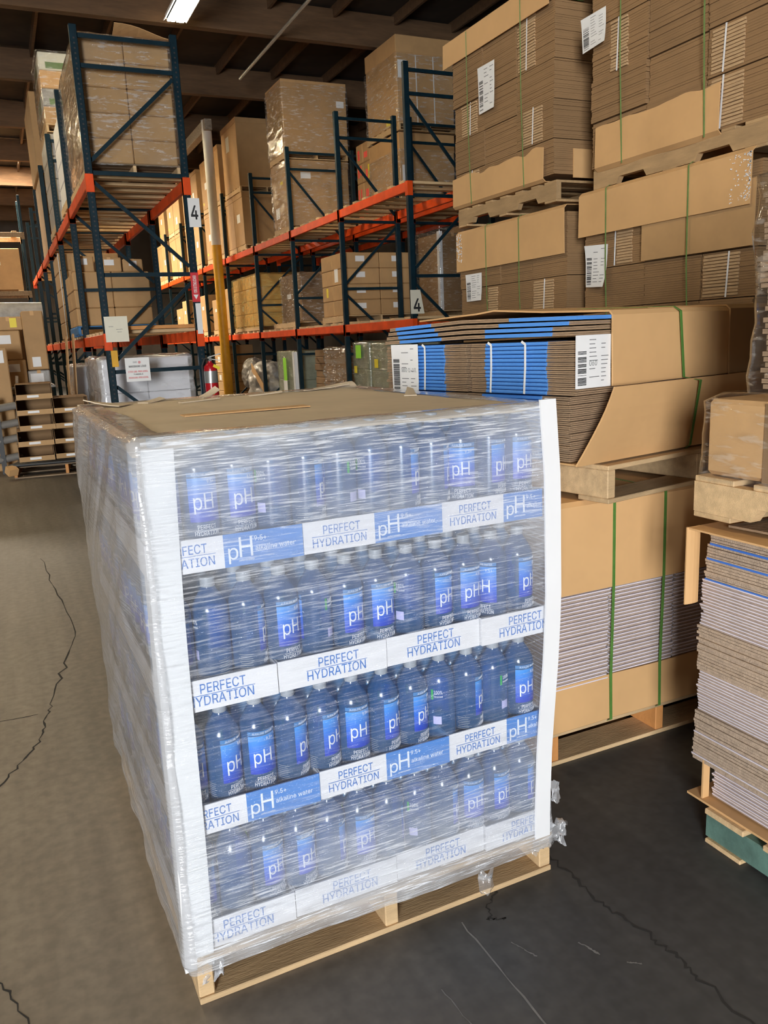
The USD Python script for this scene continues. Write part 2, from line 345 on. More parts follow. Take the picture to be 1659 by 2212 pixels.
for pts, w, sd in (([(-.7, 2.55), (-.43, 2.717), (-.23, 2.93), (-.05, 3.3), (.019, 3.69), (.2, 4.6), (.1, 6.5)], .008, 1),
                   ([(-.8, 2.6), (-.43, 2.476), (-.318, 2.354), (-.249, 2.09), (-.174, 1.92), (-.02, 1.5)], .006, 2),
                   ([(1.25, 2.5), (1.279, 2.037), (1.296, 1.797), (1.277, 1.537), (1.317, 1.341), (1.311, 1.192), (1.33, .7)], .008, 3),
                   ([(1.06, 1.68), (.98, 1.60), (1.03, 1.575)], .004, 4),
                   ([(-1.2, 3.6), (-.5, 3.62), (-.05, 3.58)], .005, 5)):
    put('crack', ribbon(pts, w, sd), 'crack', fl)
for pts, w, sd in (([(.915, 1.62), (.918, 1.13), (.93, .8)], .0045, 6), ([(.99, 1.5), (1.02, 1.43)], .004, 7), ([(1.14, 1.42), (1.16, 1.36)], .006, 8),
                   ([(.76, 1.45), (.78, 1.2)], .003, 9), ([(.62, 1.2), (.70, 1.0)], .004, 10), ([(1.20, 1.31), (1.23, 1.29)], .005, 11)):
    put('scratch', ribbon(pts, w, sd, .0012), 'scratch', fl)
struct('wall_left', MB().box(-10.2, -10, 0, -10, 40, CEIL), 'wall_panel')
struct('wall_right', MB().box(14, -10, 0, 14.2, 40, CEIL), 'wall_panel')
struct('wall_back', MB().box(-10, 40, 0, 14, 40.2, CEIL), 'wall_panel')
fw_ = MB(); D = DOOR
fw_.box(-10, D['y'] - .3, 0, D['x0'], D['y'] - .1, CEIL).box(D['x1'], D['y'] - .3, 0, 14, D['y'] - .1, CEIL).box(D['x0'], D['y'] - .3, D['z1'], D['x1'], D['y'] - .1, CEIL)
struct('wall_front', fw_, 'wall_panel')
ce = struct('ceiling', MB().box(-10, -10, CEIL + .05, 14, 40, CEIL + .15), 'roof_deck')
for i, y in enumerate(np.arange(-7.16, 39.5, 3.66)):
    put('roof_beam', MB().box(-10, y - .08, CEIL - .55, 14, y + .08, CEIL), 'roof_wood', ce)
for x in np.arange(-8.4, 14, 1.22):
    put('purlin', MB().box(x - .025, -10, CEIL - .14, x + .025, 40, CEIL + .05), 'roof_wood', ce)
put('conduit', MB().tube([(5.1, 8, CEIL - .6), (5.1, 12, CEIL - .6), (5.1, 17.0, CEIL - .6)], .03, 8), 'steel_grey', ce)

struct('window_1', MB().box(-2.75, 26.45, CEIL, 1.95, 28.15, CEIL + .02), 'paint_white')  # unseen white pane, added above the light for the far beam
# fluorescent strip lamps
def strip(loc, label, L=2.4):
    t = thing('strip_lamp', label, 'ceiling lamp', loc, 0, 'fluorescent strip lamps')
    put('housing', MB().box(-.15, -L/2, .03, .15, L/2, .1, .01), 'paint_white', t)
    put('reflector', MB().prism([(-.19, .0), (-.15, .04), (.15, .04), (.19, .0), (.18, -.005), (.14, .03), (-.14, .03), (-.18, -.005)], 1, -L/2, L/2), 'paint_white', t)
    for s in (-.07, .07):
        put('diffuser', MB().box(s - .062, -L/2 + .03, -.02, s + .062, L/2 - .03, .012, .01), 'tube_light', t)
    for yy in (-L/2 + .3, L/2 - .3):
        put('hanger', MB().bar((0, yy, .1), (0, yy, CEIL - loc[2] + .05), .012, .012), 'steel_grey', t)
    return t
strip((3.26, 13.0, 6.6), 'bright fluorescent strip lamp hanging over the aisle at the top edge of the photo')
for i, (x, y) in enumerate([(3.26, 21.5), (3.26, 29.5), (-1.7, 3.6), (-1.6, 13.0), (-1.6, 21.5)]):
    strip((x, y, 6.6), f'fluorescent strip lamp out of view over the {"main" if x > 0 else "left"} aisle, {ORD[i]} of the row')

# ================================================================== PALLETS
def pallet(name, label, loc, rz=0, W=1.016, Dp=1.219, mats=('wood', 'wood', 'wood'), group=None, H=.126, seed=0, notch=False):
    """stringers run along y; deck boards along x. Origin: front-left floor corner."""
    rg = np.random.default_rng(seed + 100)
    t = thing(name, label, 'pallet', loc, rz, group)
    bt = .016; sh = H - 2*bt
    for x in (0, W/2 - .019, W - .038):
        if notch:
            p = [(0, bt), (0, bt+sh), (Dp, bt+sh), (Dp, bt)]
            q = [(Dp*.84, bt), (Dp*.82, bt+.038), (Dp*.66, bt+.038), (Dp*.64, bt), (Dp*.36, bt), (Dp*.34, bt+.038), (Dp*.18, bt+.038), (Dp*.16, bt)]
            put('stringer', MB().prism(p + q, 0, x, x + .038), mats[1], t)
        else:
            put('stringer', MB().box(x, .004, bt, x + .038, Dp - .004, bt + sh, .003), mats[1], t)
    ys = np.linspace(0, Dp - .1, 7)
    for i, y in enumerate(ys):
        w = .135 if i in (0, 6) else .09
        y0 = y if i < 6 else Dp - w
        j = rg.uniform(-.004, .004)
        put('deck_board', MB().box(j, y0, H - bt, W + j, y0 + w, H, .002), mats[0], t)
    for y0, w in ((0, .13), (Dp/2 - .05, .1), (Dp - .13, .13)):
        put('bottom_board', MB().box(0, y0, 0, W, y0 + w, bt, .002), mats[2], t)
    return t

# ================================================================== THE WATER PALLET (front left)
WX, WY = .235, 1.674
main_pallet = pallet('wooden_pallet', 'wooden pallet on the floor under the wrapped water bottles in front', (WX, WY, 0), .009, mats=('wood', 'wood', 'wood'), seed=1)
LX0, LX1, LY0, LY1 = WX - .012, WX + 1.003, 1.69, 2.90
TIERS = [1.045, .727, .425, .128]           # tray bottoms, top tier first
TIER_NAME = ['top', 'second', 'third', 'bottom']

def bend(v, R):                              # flat (x, y=up, z=out) onto a cylinder facing -y
    a = v[:, 0] / R; rr = R + v[:, 2]
    return np.stack([rr*np.sin(a), -rr*np.cos(a), v[:, 1]], 1)
def bent_text(txt, h, x, z, R, bold=False, width=None, out=.0002, ang=0, sub=.008):
    m = meshkit.text_mesh(txt, h, .0004, bold); v = np.array(m.vertices)
    if width: v[:, 0] *= width / np.ptp(v[:, 0])
    v[:, 0] -= (v[:, 0].max() + v[:, 0].min()) / 2
    v, f = trimesh.remesh.subdivide_to_size(v, m.faces, sub) if sub else (v, m.faces)
    v = v + np.array([x, z, out]); b = bend(v, R)
    return b @ rot(rz=ang).T, f
def patch(w, z0, z1, R, ang=0, n=10, x=0, out=.0006):
    xs = np.linspace(x - w/2, x + w/2, n); zs = np.linspace(z0, z1, 3)
    P = np.array([[(a, b, out) for b in zs] for a in xs])
    Q = bend(P.reshape(-1, 3), R) @ rot(rz=ang).T
    return MB().grid(Q.reshape(n, 3, 3))
BR = .0405
def make_bottle(body='bottle'):
    t = thing('water_bottle', 'x', 'bottle', (0, 0, 0))
    prof = [(.0, .004), (.028, .0), (.036, .003), (BR-.0008, .010), (BR, .02), (BR, .055), (BR-.0012, .058), (BR-.0012, .062), (BR, .065), (BR, .212), (.0395, .219), (.036, .228), (.030, .239), (.0235, .249), (.0185, .256), (.0155, .262), (.0145, .268), (.0145, .276), (0, .276)]
    put('body', MB().lathe(prof, 28), body, t, 50)
    put('cap', MB().lathe([(.0155, .264), (.0165, .265), (.0168, .283), (.0155, .286), (0, .287)], 20), 'cap_grey', t, 40)
    lb = put('label', patch(.072, .100, .196, BR, n=14), 'label_blue', t, True)
    ls = put('label_strip', patch(.072, .1985, .208, BR, n=14), 'label_strip', t, True)
    m = MB(); m.add(*bent_text('pH', .034, -.003, .128, BR, width=.043, out=.0012, bold=False)); m.add(*bent_text('9.5+', .008, .016, .183, BR, width=.018, out=.0012, sub=None))
    put('lettering', m, 'ink_white', lb)
    m = MB(); m.add(*bent_text('ALKALINE WATER', .0052, 0, .2005, BR, width=.05, out=.0014, sub=None)); put('lettering', m, 'ink_white', ls)
    m = MB(); m.add(*bent_text('PERFECT', .0095, .0, .084, BR, width=.040, out=.0012, sub=None)); m.add(*bent_text('HYDRATION', .0095, .0, .070, BR, width=.054, out=.0012, sub=None))
    m.v.append(patch(.050, .0810, .0818, BR, out=.001).v[0]); m.f.append(patch(.05, .081, .0818, BR).f[0] + m.n); m.n += len(m.v[-1])
    put('lettering', m, 'ink_white', t)
    # back of the print: a green badge, a lavender square, lines of small print
    put('badge', patch(.006, .168, .196, BR, 2.7, 3, -.012), 'label_green', t)
    m = MB(); m.add(*bent_text('100%', .010, .004, .184, BR, width=.022, ang=2.7, out=.001, sub=None)); m.add(*bent_text('recycled', .005, .004, .175, BR, width=.022, ang=2.7, out=.001, sub=None))
    put('lettering', m, 'ink_white', t)
    put('square', patch(.022, .100, .122, BR, 2.75, 4, -.002), 'label_square', t)
    m = MB()
    for k in range(7):
        q = patch(.034 - .004*(k % 3), .066 + k*.0052, .0672 + k*.0052, BR, -1.75, 6); m.add(q.v[0], q.f[0])
    put('small_print', m, 'cap_grey', t)
    return t
bottle_protos = {True: [make_bottle(), False], False: [make_bottle('bottle_opaque'), False]}
def place_bottle(x, y, z, rz, label, group, front=False):
    e = bottle_protos[front]; bottle0 = e[0]
    if not e[1]:
        e[1] = True; move(bottle0, (x, y, z), rz); props(bottle0, label, 'bottle', group); return bottle0
    return dup(bottle0, (x, y, z), rz, label, group)
BX = np.linspace(LX0 + .012 + BR, LX1 - .012 - BR, 12)
BY = np.linspace(LY0 + .012 + BR, LY1 - .012 - BR, 14)
# turn of each front-row bottle, read off the photograph (0 = label straight at the door side)
TURN = [[.3, .1, .25, 2.6, 1.1, -2.2, 2.5, 1.0, 1.2, -.45, .5, .1],
        [-.1, 2.2, 1.3, .35, -2.0, .35, .15, 2.6, .35, .15, -1.1, .4],
        [.25, .55, .1, .85, .6, .05, .55, .55, 2.9, .95, -2.4, .1],
        [-.1, 1.9, .4, .5, 1.2, .3, 1.5, 2.9, 1.1, .0, .3, .9]]
rb = random.Random(3)
for k, z in enumerate(TIERS):
    for i, x in enumerate(BX):
        place_bottle(x, BY[0], z + .006, TURN[k][i], f'clear water bottle in the {TIER_NAME[k]} tier, {ORD[i]} from the left in the front row', 'water bottles in the front row', True)
for k, z in enumerate(TIERS):
    for i, x in enumerate(BX):
        place_bottle(x, BY[1], z + .006, rb.uniform(-3.1, 3.1), f'clear water bottle in the {TIER_NAME[k]} tier, {ORD[i]} from the left in the second row', f'bottles behind the front row, {TIER_NAME[k]} tier')
    for j in range(2, 14):
        place_bottle(BX[0], BY[j], z + .006, -1.57 + rb.uniform(-1.2, 1.2), f'water bottle along the left side of the {TIER_NAME[k]} tier, {ORD[j]} from the front', f'bottles along the left side, {TIER_NAME[k]} tier')
    for j in range(2, 14):
        place_bottle(BX[-1], BY[j], z + .006, 1.57 + rb.uniform(-1.2, 1.2), f'water bottle along the right side of the {TIER_NAME[k]} tier, {ORD[j]} from the front', f'bottles along the right side, {TIER_NAME[k]} tier')
# the rest, packed inside, can not be told apart: one instancer
def inner_bottles():
    pi = UsdGeom.PointInstancer.Define(stage, '/World/packed_bottles')
    m = MB().lathe([(0, .0), (.036, .003), (BR, .02), (BR, .212), (.030, .239), (.0155, .262), (.0165, .265), (.0168, .283), (0, .287)], 14)
    usdkit.mesh(stage, '/World/packed_bottles/bottle', m.mesh(), LK['bottle_opaque'], smooth=40)
    pi.CreatePrototypesRel().SetTargets([Sdf.Path('/World/packed_bottles/bottle')])
    P = [Gf.Vec3f(float(x), float(y), z + .006) for z in TIERS for x in BX[1:-1] for y in BY[2:]]
    pi.CreatePositionsAttr(P); pi.CreateProtoIndicesAttr([0] * len(P))
    props(pi.GetPrim(), 'water bottles packed out of sight in the middle of the wrapped pallet', 'bottles', None, 'stuff')
inner_bottles()

# printed case trays
def tray_proto(w, d, kind, white=0., cx=0.):
    t = thing('case_tray', 'x', 'tray', (0, 0, 0)); h = .074; c = .0035
    put('tray_base', MB().box(c, c, 0, w - c, d - c, .005), 'tray_white', t)
    front = MB()
    if kind == 'long':
        front.box(.001, 0, 0, white, c, h); fpn = put('front_panel', front, 'tray_white', t)
        bpn = put('blue_panel', MB().box(white, 0, 0, w - .001, c, h), 'tray_blue', t)
    else:
        front.box(.001, 0, 0, w - .001, c, h); fpn = put('front_panel', front, 'tray_white', t)
    put('back_panel', MB().box(.001, d - c, 0, w - .001, d, h), 'tray_white', t)
    put('side_panel', MB().box(.001, c, 0, c, d - c, h), 'tray_white', t)
    put('side_panel', MB().box(w - c, c, 0, w - .001, d - c, h), 'tray_white', t)
    R, U = (1, 0, 0), (0, 0, 1)
    s = 1.0 if kind == 'long' else 1.12
    m = MB().text('PERFECT', .020*s, (cx + .006, -.0002, .0415), R, U, .0008, center=True, width=.092*s)
    m.text('HYDRATION', .020*s, (cx, -.0002, .0125), R, U, .0008, center=True, width=.134*s)
    m.box(cx - .068*s, -.0009, .0365, cx + .070*s, -.0001, .0378)
    put('lettering', m, 'ink_blue', fpn)
    if kind == 'long':
        x0 = white
        m = MB().text('p', .034, (x0 + .006, -.0002, .017), R, U, .0008, width=.022)
        m.text('H', .045, (x0 + .030, -.0002, .019), R, U, .0008, width=.030)
        m.text('9.5+', .011, (x0 + .068, -.0002, .052), R, U, .0008, width=.028)
        m.text(*(('alkaline water', .011) if w - white > .15 else ('alkaline', .011)), (x0 + .070, -.0002, .030), R, U, .0008, width=.092 if w - white > .15 else .046)
        m.text('perfect hydration', .004, (x0 + .032, -.0002, .010), R, U, .0008, width=.034)
        put('lettering', m, 'ink_white', bpn)
    return t
dl, ds = (LY1 - LY0) / 5, (LY1 - LY0) / 4
# the trays across the front: start, width, white part, centre of the lettering (the right-hand ones are cut short by the narrower last column)
SLOTS = {'long': [(0., .350, .167, .0785), (.350, .363, .180, .090), (.713, .301, .180, .090)], 'short': [(0., .266, 0, .132), (.267, .279, 0, .146), (.547, .267, 0, .132), (.815, .199, 0, .130)]}
protos = {(kd, i): [tray_proto(w, dl if kd == 'long' else ds, kd, wh, cx), False] for kd, sl in SLOTS.items() for i, (x, w, wh, cx) in enumerate(sl)}
for k, z in enumerate(TIERS):
    kind = 'long' if k % 2 == 0 else 'short'; d, ny = (dl, 5) if kind == 'long' else (ds, 4)
    for j in range(ny):
        for i, (sx, w, wh, cx) in enumerate(SLOTS[kind]):
            lab = (f'printed white cardboard tray at the front of the {TIER_NAME[k]} bottle tier, {ORD[i]} from the left' if j == 0 else f'printed case tray in the {TIER_NAME[k]} tier, {ORD[j]} row back, {ORD[i]} from the left')
            grp = 'printed trays at the front' if j == 0 else f'trays deeper in the {TIER_NAME[k]} tier'
            loc = (LX0 + sx, LY0 + j*d + (0.004*((i*7+k*3) % 3) if j == 0 else 0), z)
            e = protos[(kind, i)]
            if not e[1]: e[1] = True; move(e[0], loc); props(e[0], lab, 'tray', grp)
            else: dup(e[0], loc, 0, lab, grp)

# cardboard top sheet with torn rim, curled flaps and tape
def top_sheet():
    t = thing('cardboard_sheet', 'brown cardboard sheet lying on top of the wrapped water pallet, torn along its back edge', 'cardboard', (0, 0, 0))
    n = 60; xs = np.linspace(LX0 + .0, LX1 - .005, n); ys = np.linspace(LY0 + .02, LY1 + .02, n)
    X, Y = np.meshgrid(xs, ys, indexing='ij')
    P = np.stack([X, Y, np.zeros_like(X)], -1)
    e = np.minimum.reduce([X - xs[0], xs[-1] - X, Y - ys[0], ys[-1] - Y])
    Z = 1.338 + .010*(meshkit.fbm(P*3, 3, 4) - .5) - .012*np.exp(-(e/.03)**2) - .02*np.exp(-(((X-xs[0])**2 + (Y-ys[0])**2)/.012))
    back = np.exp(-((ys[-1] - Y)/.035)**2); Z += back*.028*(meshkit.fbm(P*5 + 9, 3, 8) - .25)*2
    right = np.exp(-((xs[-1] - X)/.03)**2); Z += right*.03*(meshkit.fbm(P*6 + 3, 3, 9) - .3)*1.5
    P[..., 1] += back*.03*(meshkit.fbm(P*14, 3, 3) - .5)
    P[..., 2] = Z
    put('sheet', MB().sheet(P, .006), 'kraft_top', t, 40)
    rg = np.random.default_rng(5)
    def curl(x, y, L, w, h, ang, name='torn_flap'):
        u = np.linspace(0, 1, 10); v = np.linspace(-.5, .5, 7)
        Q = np.array([[((a*L), b*w*(1 - .5*a*rg.uniform(.9, 1.1)), h*a**1.6*(.8 + .4*b)) for b in v] for a in u])
        Q = Q @ rot(rz=ang).T + np.array([x, y, 1.343])
        put(name, MB().sheet(Q, .003), 'kraft_top', t)
    curl(LX0 + .14, LY1 - .12, .14, .09, .022, 2.5); curl(LX0 + .20, LY1 - .08, .09, .05, .012, .6); curl(LX0 + .40, LY1 - .03, .09, .05, .035, .5)
    curl(LX0 + .30, LY1 - .2, .14, .03, .006, .2); curl(LX0 + .56, LY1 - .10, .12, .03, .010, -.1); curl(LX0 + .78, LY1 - .03, .20, .05, .018, .1); curl(LX1 - .10, LY0 + .55, .16, .04, .016, 1.1)
    put('tape', MB().box(LX0 + .2, LY0 + .45, 1.3415, LX0 + .55, LY0 + .51, 1.3445), 'kraft_tan', t)
top_sheet()

# white corner boards
def corner_board(x, y, sx, z0, z1, w1, w2, label, lean):
    t = .006; n = 20; zz = np.linspace(z0, z1, n)
    mb = MB(); off = lambda z: lean(z)
    prof = [(0, 0), (sx*w1, 0), (sx*w1, t), (sx*t, t), (sx*t, w2), (0, w2)]
    V = []
    for z in zz:
        dx, dy = off(z); V.append(np.array([(x + a + dx, y + b + dy, z) for a, b in prof]))
    V = np.array(V); m = len(prof)
    F = [(i*m+j, i*m+(j+1) % m, (i+1)*m+(j+1) % m, (i+1)*m+j) for i in range(n-1) for j in range(m)]
    F = np.array(F) if sx > 0 else np.array(F)[:, ::-1]
    mb.add(V.reshape(-1, 3), F)
    for zi, o in ((0, 1), (n-1, -1)):
        q = np.array([[0, 1, 2, 3], [0, 3, 4, 5]]);
        mb.add(V[zi], q if o > 0 else q[:, ::-1])
    return solo('corner_board', mb, 'board_white', label, 'corner board')
corner_board(LX0 - .001, LY0 - .010, 1, .095, 1.318, .068, .062, 'white cardboard corner board on the front left edge of the water pallet', lambda z: (.012 - .026*(1.3-z)/1.2 + .003*math.sin(z*5), -.003*math.sin(z*4)))
_rbz, _rbx = [.135, .208, .406, .541, .651, .815, 1.151, 1.352], [.990, .990, .997, 1.008, 1.018, 1.028, 1.028, 1.014]
corner_board(WX, LY0 - .030, -1, .135, 1.352, .048, .040, 'white cardboard corner board on the front right edge of the water pallet', lambda z: (float(np.interp(z, _rbz, _rbx)) + .004, -.003*math.sin(z*3)))

# stretch film round the load
def wrap_main():
    t = thing('stretch_wrap', 'clear stretch film wound round the pallet of water bottles, milky along its left side', 'stretch film', (0, 0, 0))
    x0, x1, y0, y1, r = LX0 - .010, LX1 + .010, LY0 - .024, LY1 + .02, .022
    def loop(step):
        pts, nrm = [], []
        def line(a, b, n):
            L = np.hypot(*(np.array(b) - a)); k = max(2, int(L/step))
            for s in np.linspace(0, 1, k, endpoint=False): pts.append(np.array(a) + (np.array(b) - np.array(a))*s); nrm.append(n)
        def arc(c, a0, a1):
            for s in np.linspace(a0, a1, 8, endpoint=False): pts.append(np.array(c) + r*np.array([np.cos(s), np.sin(s)])); nrm.append((np.cos(s), np.sin(s)))
        line((x0+r, y0), (x1-r, y0), (0, -1)); arc((x1-r, y0+r), -np.pi/2, 0)
        line((x1, y0+r), (x1, y1-r), (1, 0)); arc((x1-r, y1-r), 0, np.pi/2)
        line((x1-r, y1), (x0+r, y1), (0, 1)); arc((x0+r, y1-r), np.pi/2, np.pi)
        line((x0, y1-r), (x0, y0+r), (-1, 0)); arc((x0+r, y0+r), np.pi, 1.5*np.pi)
        return np.array(pts), np.array(nrm)
    P2, N2 = loop(.011)
    zs = np.r_[np.linspace(.085, 1.335, 130)]
    n = len(P2)
    G = np.zeros((len(zs) + 9, n, 3))
    left = np.clip((-N2[:, 0]), 0, 1); right = np.clip(N2[:, 0], 0, 1); front = np.clip(-N2[:, 1], 0, 1)
    for i, z in enumerate(zs):
        Q = np.c_[P2, np.full(n, z)]
        wr = (meshkit.fbm(Q*np.array([2.5, 2.5, 16]), 4, 2) - .5)
        dg = Q.copy(); dg[:, 2] = Q[:, 2] + .7*(Q[:, 1] - y0); fold = (meshkit.fbm(dg*np.array([.6, .6, 9]), 3, 12) - .5)
        ph = min(abs(z - (tz + .19)) for tz in TIERS)
        waist = -.010*np.exp(-(ph/.06)**2)
        d = .005*wr*(front + right) + waist*front + left*(.022*fold + .006 + .012*np.exp(-((z-.95)/.25)**2))*np.clip((Q[:, 1] - y0)/.25, 0, 1) + .002
        d = d + (.012*(meshkit.fbm(Q*np.array([9, 9, 30]), 3, 21) - .5) + .004)*np.exp(-((z-.11)/.06)**2) - .010*np.exp(-((z-.085)/.02)**2)
        dz = .016*(meshkit.fbm(np.c_[P2*4, np.zeros(n)], 2, 31) - .5)*np.exp(-((z-.085)/.05)**2)
        G[i] = np.c_[P2 + N2*d[:, None], np.full(n, z) + dz]
    C = np.array([(x0+x1)/2, (y0+y1)/2])
    wid = .07 + .05*meshkit.fbm(np.c_[P2*2.2, np.zeros(n)], 3, 40)
    for k in range(9):
        s = (k + 1)/9; a = s*np.pi/2 if s < .5 else np.pi/4
        inn = .03*math.sin(min(1, s*2)*np.pi/2)*.55 + np.clip(s - .35, 0, 1)*wid
        up = .012*math.sin(min(1, s*2.2)*np.pi/2) - .004*max(0, s-.5)
        Q = np.c_[P2*6, np.full(n, s*2)]
        rip = .006*(meshkit.fbm(Q, 3, 44) - .5)*s
        edge = np.sign(C - P2)*np.array([.0, .0])
        G[len(zs)+k] = np.c_[P2 - N2*inn[:, None], 1.335 + up + rip]
    G = np.concatenate([G, G[:, :1]], 1)
    # front, right, back and left panels of the film, so that the many-layered left side can be milkier
    nf = np.where(np.abs(N2[:, 0] + 1) < .5)[0]; a, b = nf.min(), nf.max()
    put('film', MB().grid(np.transpose(G[:, :a+1], (1, 0, 2))), 'film', t, True)
    put('film', MB().grid(np.transpose(G[:, a:], (1, 0, 2))), 'film_side', t, True, label='milky many-layered film on the left side')
    # torn tails at the right-hand edge and the foot
    rg = np.random.default_rng(77)
    for (c, s, sd) in (((LX1 + .03, LY0 - .01, .12), .06, 1), ((LX1 + .025, LY0 - .012, .25), .03, 2), ((LX1 - .22, LY0 - .03, .07), .045, 3), ((LX1 - .02, LY0 + .0, .09), .05, 5), ((LX0 + .05, LY0 - .008, .085), .05, 4)):
        u = np.linspace(-.5, .5, 12)
        Q = np.array([[(a*s, .0, b*s*1.5) for b in u] for a in u])
        Q += (meshkit.fbm(Q*40 + sd*7, 3, sd)[..., None] - .5)*np.array([.5, 1.4, .5])*s + rg.normal(0, .02, Q.shape)*s
        put('film_tail', MB().grid(Q + np.array(c)), 'film_white', t, True)
wrap_main()

# ================================================================== generic loads
def sheets_block(n, x0, x1, y0, y1, z0, z1, jit, rg, gap=.16, lean=0.0):
    mb = MB(); h = (z1 - z0)/n
    for i in range(n):
        a, b = rg.normal(0, jit), rg.normal(0, jit)
        z = z0 + i*h; s = lean*(i/n)
        mb.box(x0 + a + s, y0 + b, z + h*gap*.5, x1 + a, y1 + b, z + h*(1 - gap*.5))
    return mb
def shipping_label(p00, right, up, w, h, label, rg, curl=.02, text=None, tw=.55, name='shipping_label'):
    """paper with barcode and print; p00 = lower-left corner seen from the front"""
    right, up = np.asarray(right, float), np.asarray(up, float); n = np.cross(right, up); p00 = np.asarray(p00, float)
    t = thing(name, label, 'label', p00)
    u, v = np.linspace(0, 1, 9), np.linspace(0, 1, 9)
    surf = lambda a, b: curl*((1 - b)**3*.6*(a - .2) + .3*(b**4)*(1-a)) + .002
    P = np.array([[right*a*w + up*b*h + n*surf(a, b) for b in v] for a in u])
    pp_ = put('paper', MB().sheet(P, .0008), 'paper', t)
    m = MB(); y = .06
    while y < .70:
        bh = rg.uniform(.006, .022)
        if rg.random() < .72:
            a0, a1 = .06, .30
            q = [right*a*w + up*b*h + n*(surf(a, b) + .0008) for a, b in ((a0, y), (a1, y), (a1, y + bh), (a0, y + bh))]
            m.add(q, [[0, 1, 2, 3]])
        y += bh + .006
    put('barcode', m, 'ink', pp_)
    m = MB()
    for b in np.linspace(.12, .9, 11):
        for a0, a1 in ((.38, .38 + rg.uniform(.15, .3)), (.72, .72 + rg.uniform(.08, .22))):
            if rg.random() < .75:
                q = [right*a*w + up*c*h + n*(surf(a, c) + .0008) for a, c in ((a0, b), (a1, b), (a1, b + .016), (a0, b + .016))]
                m.add(q, [[0, 1, 2, 3]])
    if text: m.text(text, .016, right*.37*w + up*.42*h + n*(surf(.6, .42) + .0006), right, up, .0005, width=tw*w)
    put('print', m, 'ink_grey', pp_)
    return t
def sticker_mesh(face, box, u, v, w, h):
    x0, x1, y0, y1, z0, z1 = box; e = .003
    if face == 'l': return MB().box(x0 - e, y1 - (u+w)*(y1-y0), z0 + v*(z1-z0), x0, y1 - u*(y1-y0), z0 + (v+h)*(z1-z0))
    return MB().box(x0 + u*(x1-x0), y0 - e, z0 + v*(z1-z0), x0 + (u+w)*(x1-x0), y0, z0 + (v+h)*(z1-z0))
def box(name, label, x0, x1, y0, y1, z0, z1, mat='kraft', cat='carton', group=None, stickers=(), lid=0.0, seam=True, rz=0, tape=None):
    cx, cy = (x0+x1)/2, (y0+y1)/2
    t = thing(name, label, cat, (cx, cy, z0), rz, group)
    B = (x0-cx, x1-cx, y0-cy, y1-cy, 0, z1-z0)
    if lid:
        put('body', MB().box(B[0], B[2], 0, B[1], B[3], B[5]-.01, .008), mat, t)
        put('lid', MB().box(B[0]-.008, B[2]-.008, B[5]-lid, B[1]+.008, B[3]+.008, B[5], .006), mat, t)
    else:
        put('body', MB().box(B[0], B[2], 0, B[1], B[3], B[5], min(.012, .1*(z1-z0))), mat, t)
        if seam: put('tape', MB().box(-.025, B[2]-.002, B[5]-.06, .025, B[3]+.002, B[5]+.002), 'kraft_tan', t)
    for f, u, v, w, h, mt in stickers: put('sticker', sticker_mesh(f, B, u, v, w, h), mt, t)
    return t
def film_shell(label, x0, x1, y0, y1, z0, z1, mat='film_clear', seed=0, amp=.012, r=.05, top=True, group=None, cx_drop=0.0):
    t = thing('stretch_wrap', label, 'stretch film', (0, 0, 0), 0, group)
    pts, nr = [], []
    for (cx, cy, a0) in ((x1-r, y0+r, -np.pi/2), (x1-r, y1-r, 0), (x0+r, y1-r, np.pi/2), (x0+r, y0+r, np.pi)):
        for s in np.linspace(0, np.pi/2, 5): pts.append((cx + r*np.cos(a0+s), cy + r*np.sin(a0+s))); nr.append((np.cos(a0+s), np.sin(a0+s)))
    pts, nr = np.array(pts), np.array(nr); P, N = [], []
    for i in range(len(pts)):
        a, b = pts[i], pts[(i+1) % len(pts)]; L = np.linalg.norm(b-a); k = max(1, int(L/.06))
        for s in np.linspace(0, 1, k, endpoint=False): P.append(a+(b-a)*s); N.append(nr[i]*(1-s) + nr[(i+1) % len(pts)]*s)
    P, N = np.array(P), np.array(N); N /= np.linalg.norm(N, axis=1, keepdims=True)
    zs = np.linspace(z0, z1, max(8, int((z1-z0)/.04))); G = []
    for z in zs:
        Q = np.c_[P, np.full(len(P), z)]
        d = amp*(meshkit.fbm(Q*np.array([3, 3, 11]), 3, seed) - .35)*1.6 + .012
        G.append(np.c_[P + N*d[:, None], np.full(len(P), z)])
    if top:
        c = np.array([(x0+x1)/2, (y0+y1)/2])
        for s in (.05, .12, .3, .6, .98):
            Q = P + (c - P)*s
            G.append(np.c_[Q, z1 + .02 + amp*(meshkit.fbm(np.c_[Q*5, np.zeros(len(Q))], 3, seed+5) - .5)*2 - cx_drop*s])
    G = np.array(G); G = np.concatenate([G, G[:, :1]], 1)
    put('film', MB().grid(np.transpose(G, (1, 0, 2))), mat, t, True)
    return t
def green_strap(path, label, w=.013, axis=(0, 1, 0), mat='strap_green', group='green strapping bands', name='strap', cat='strap'):
    mb = MB(); path = np.array(path, float)
    for a, b in zip(path[:-1], path[1:]): mb.bar(a, b, .0016, w, up=axis)
    return solo(name, mb, mat, label, cat, group=group)

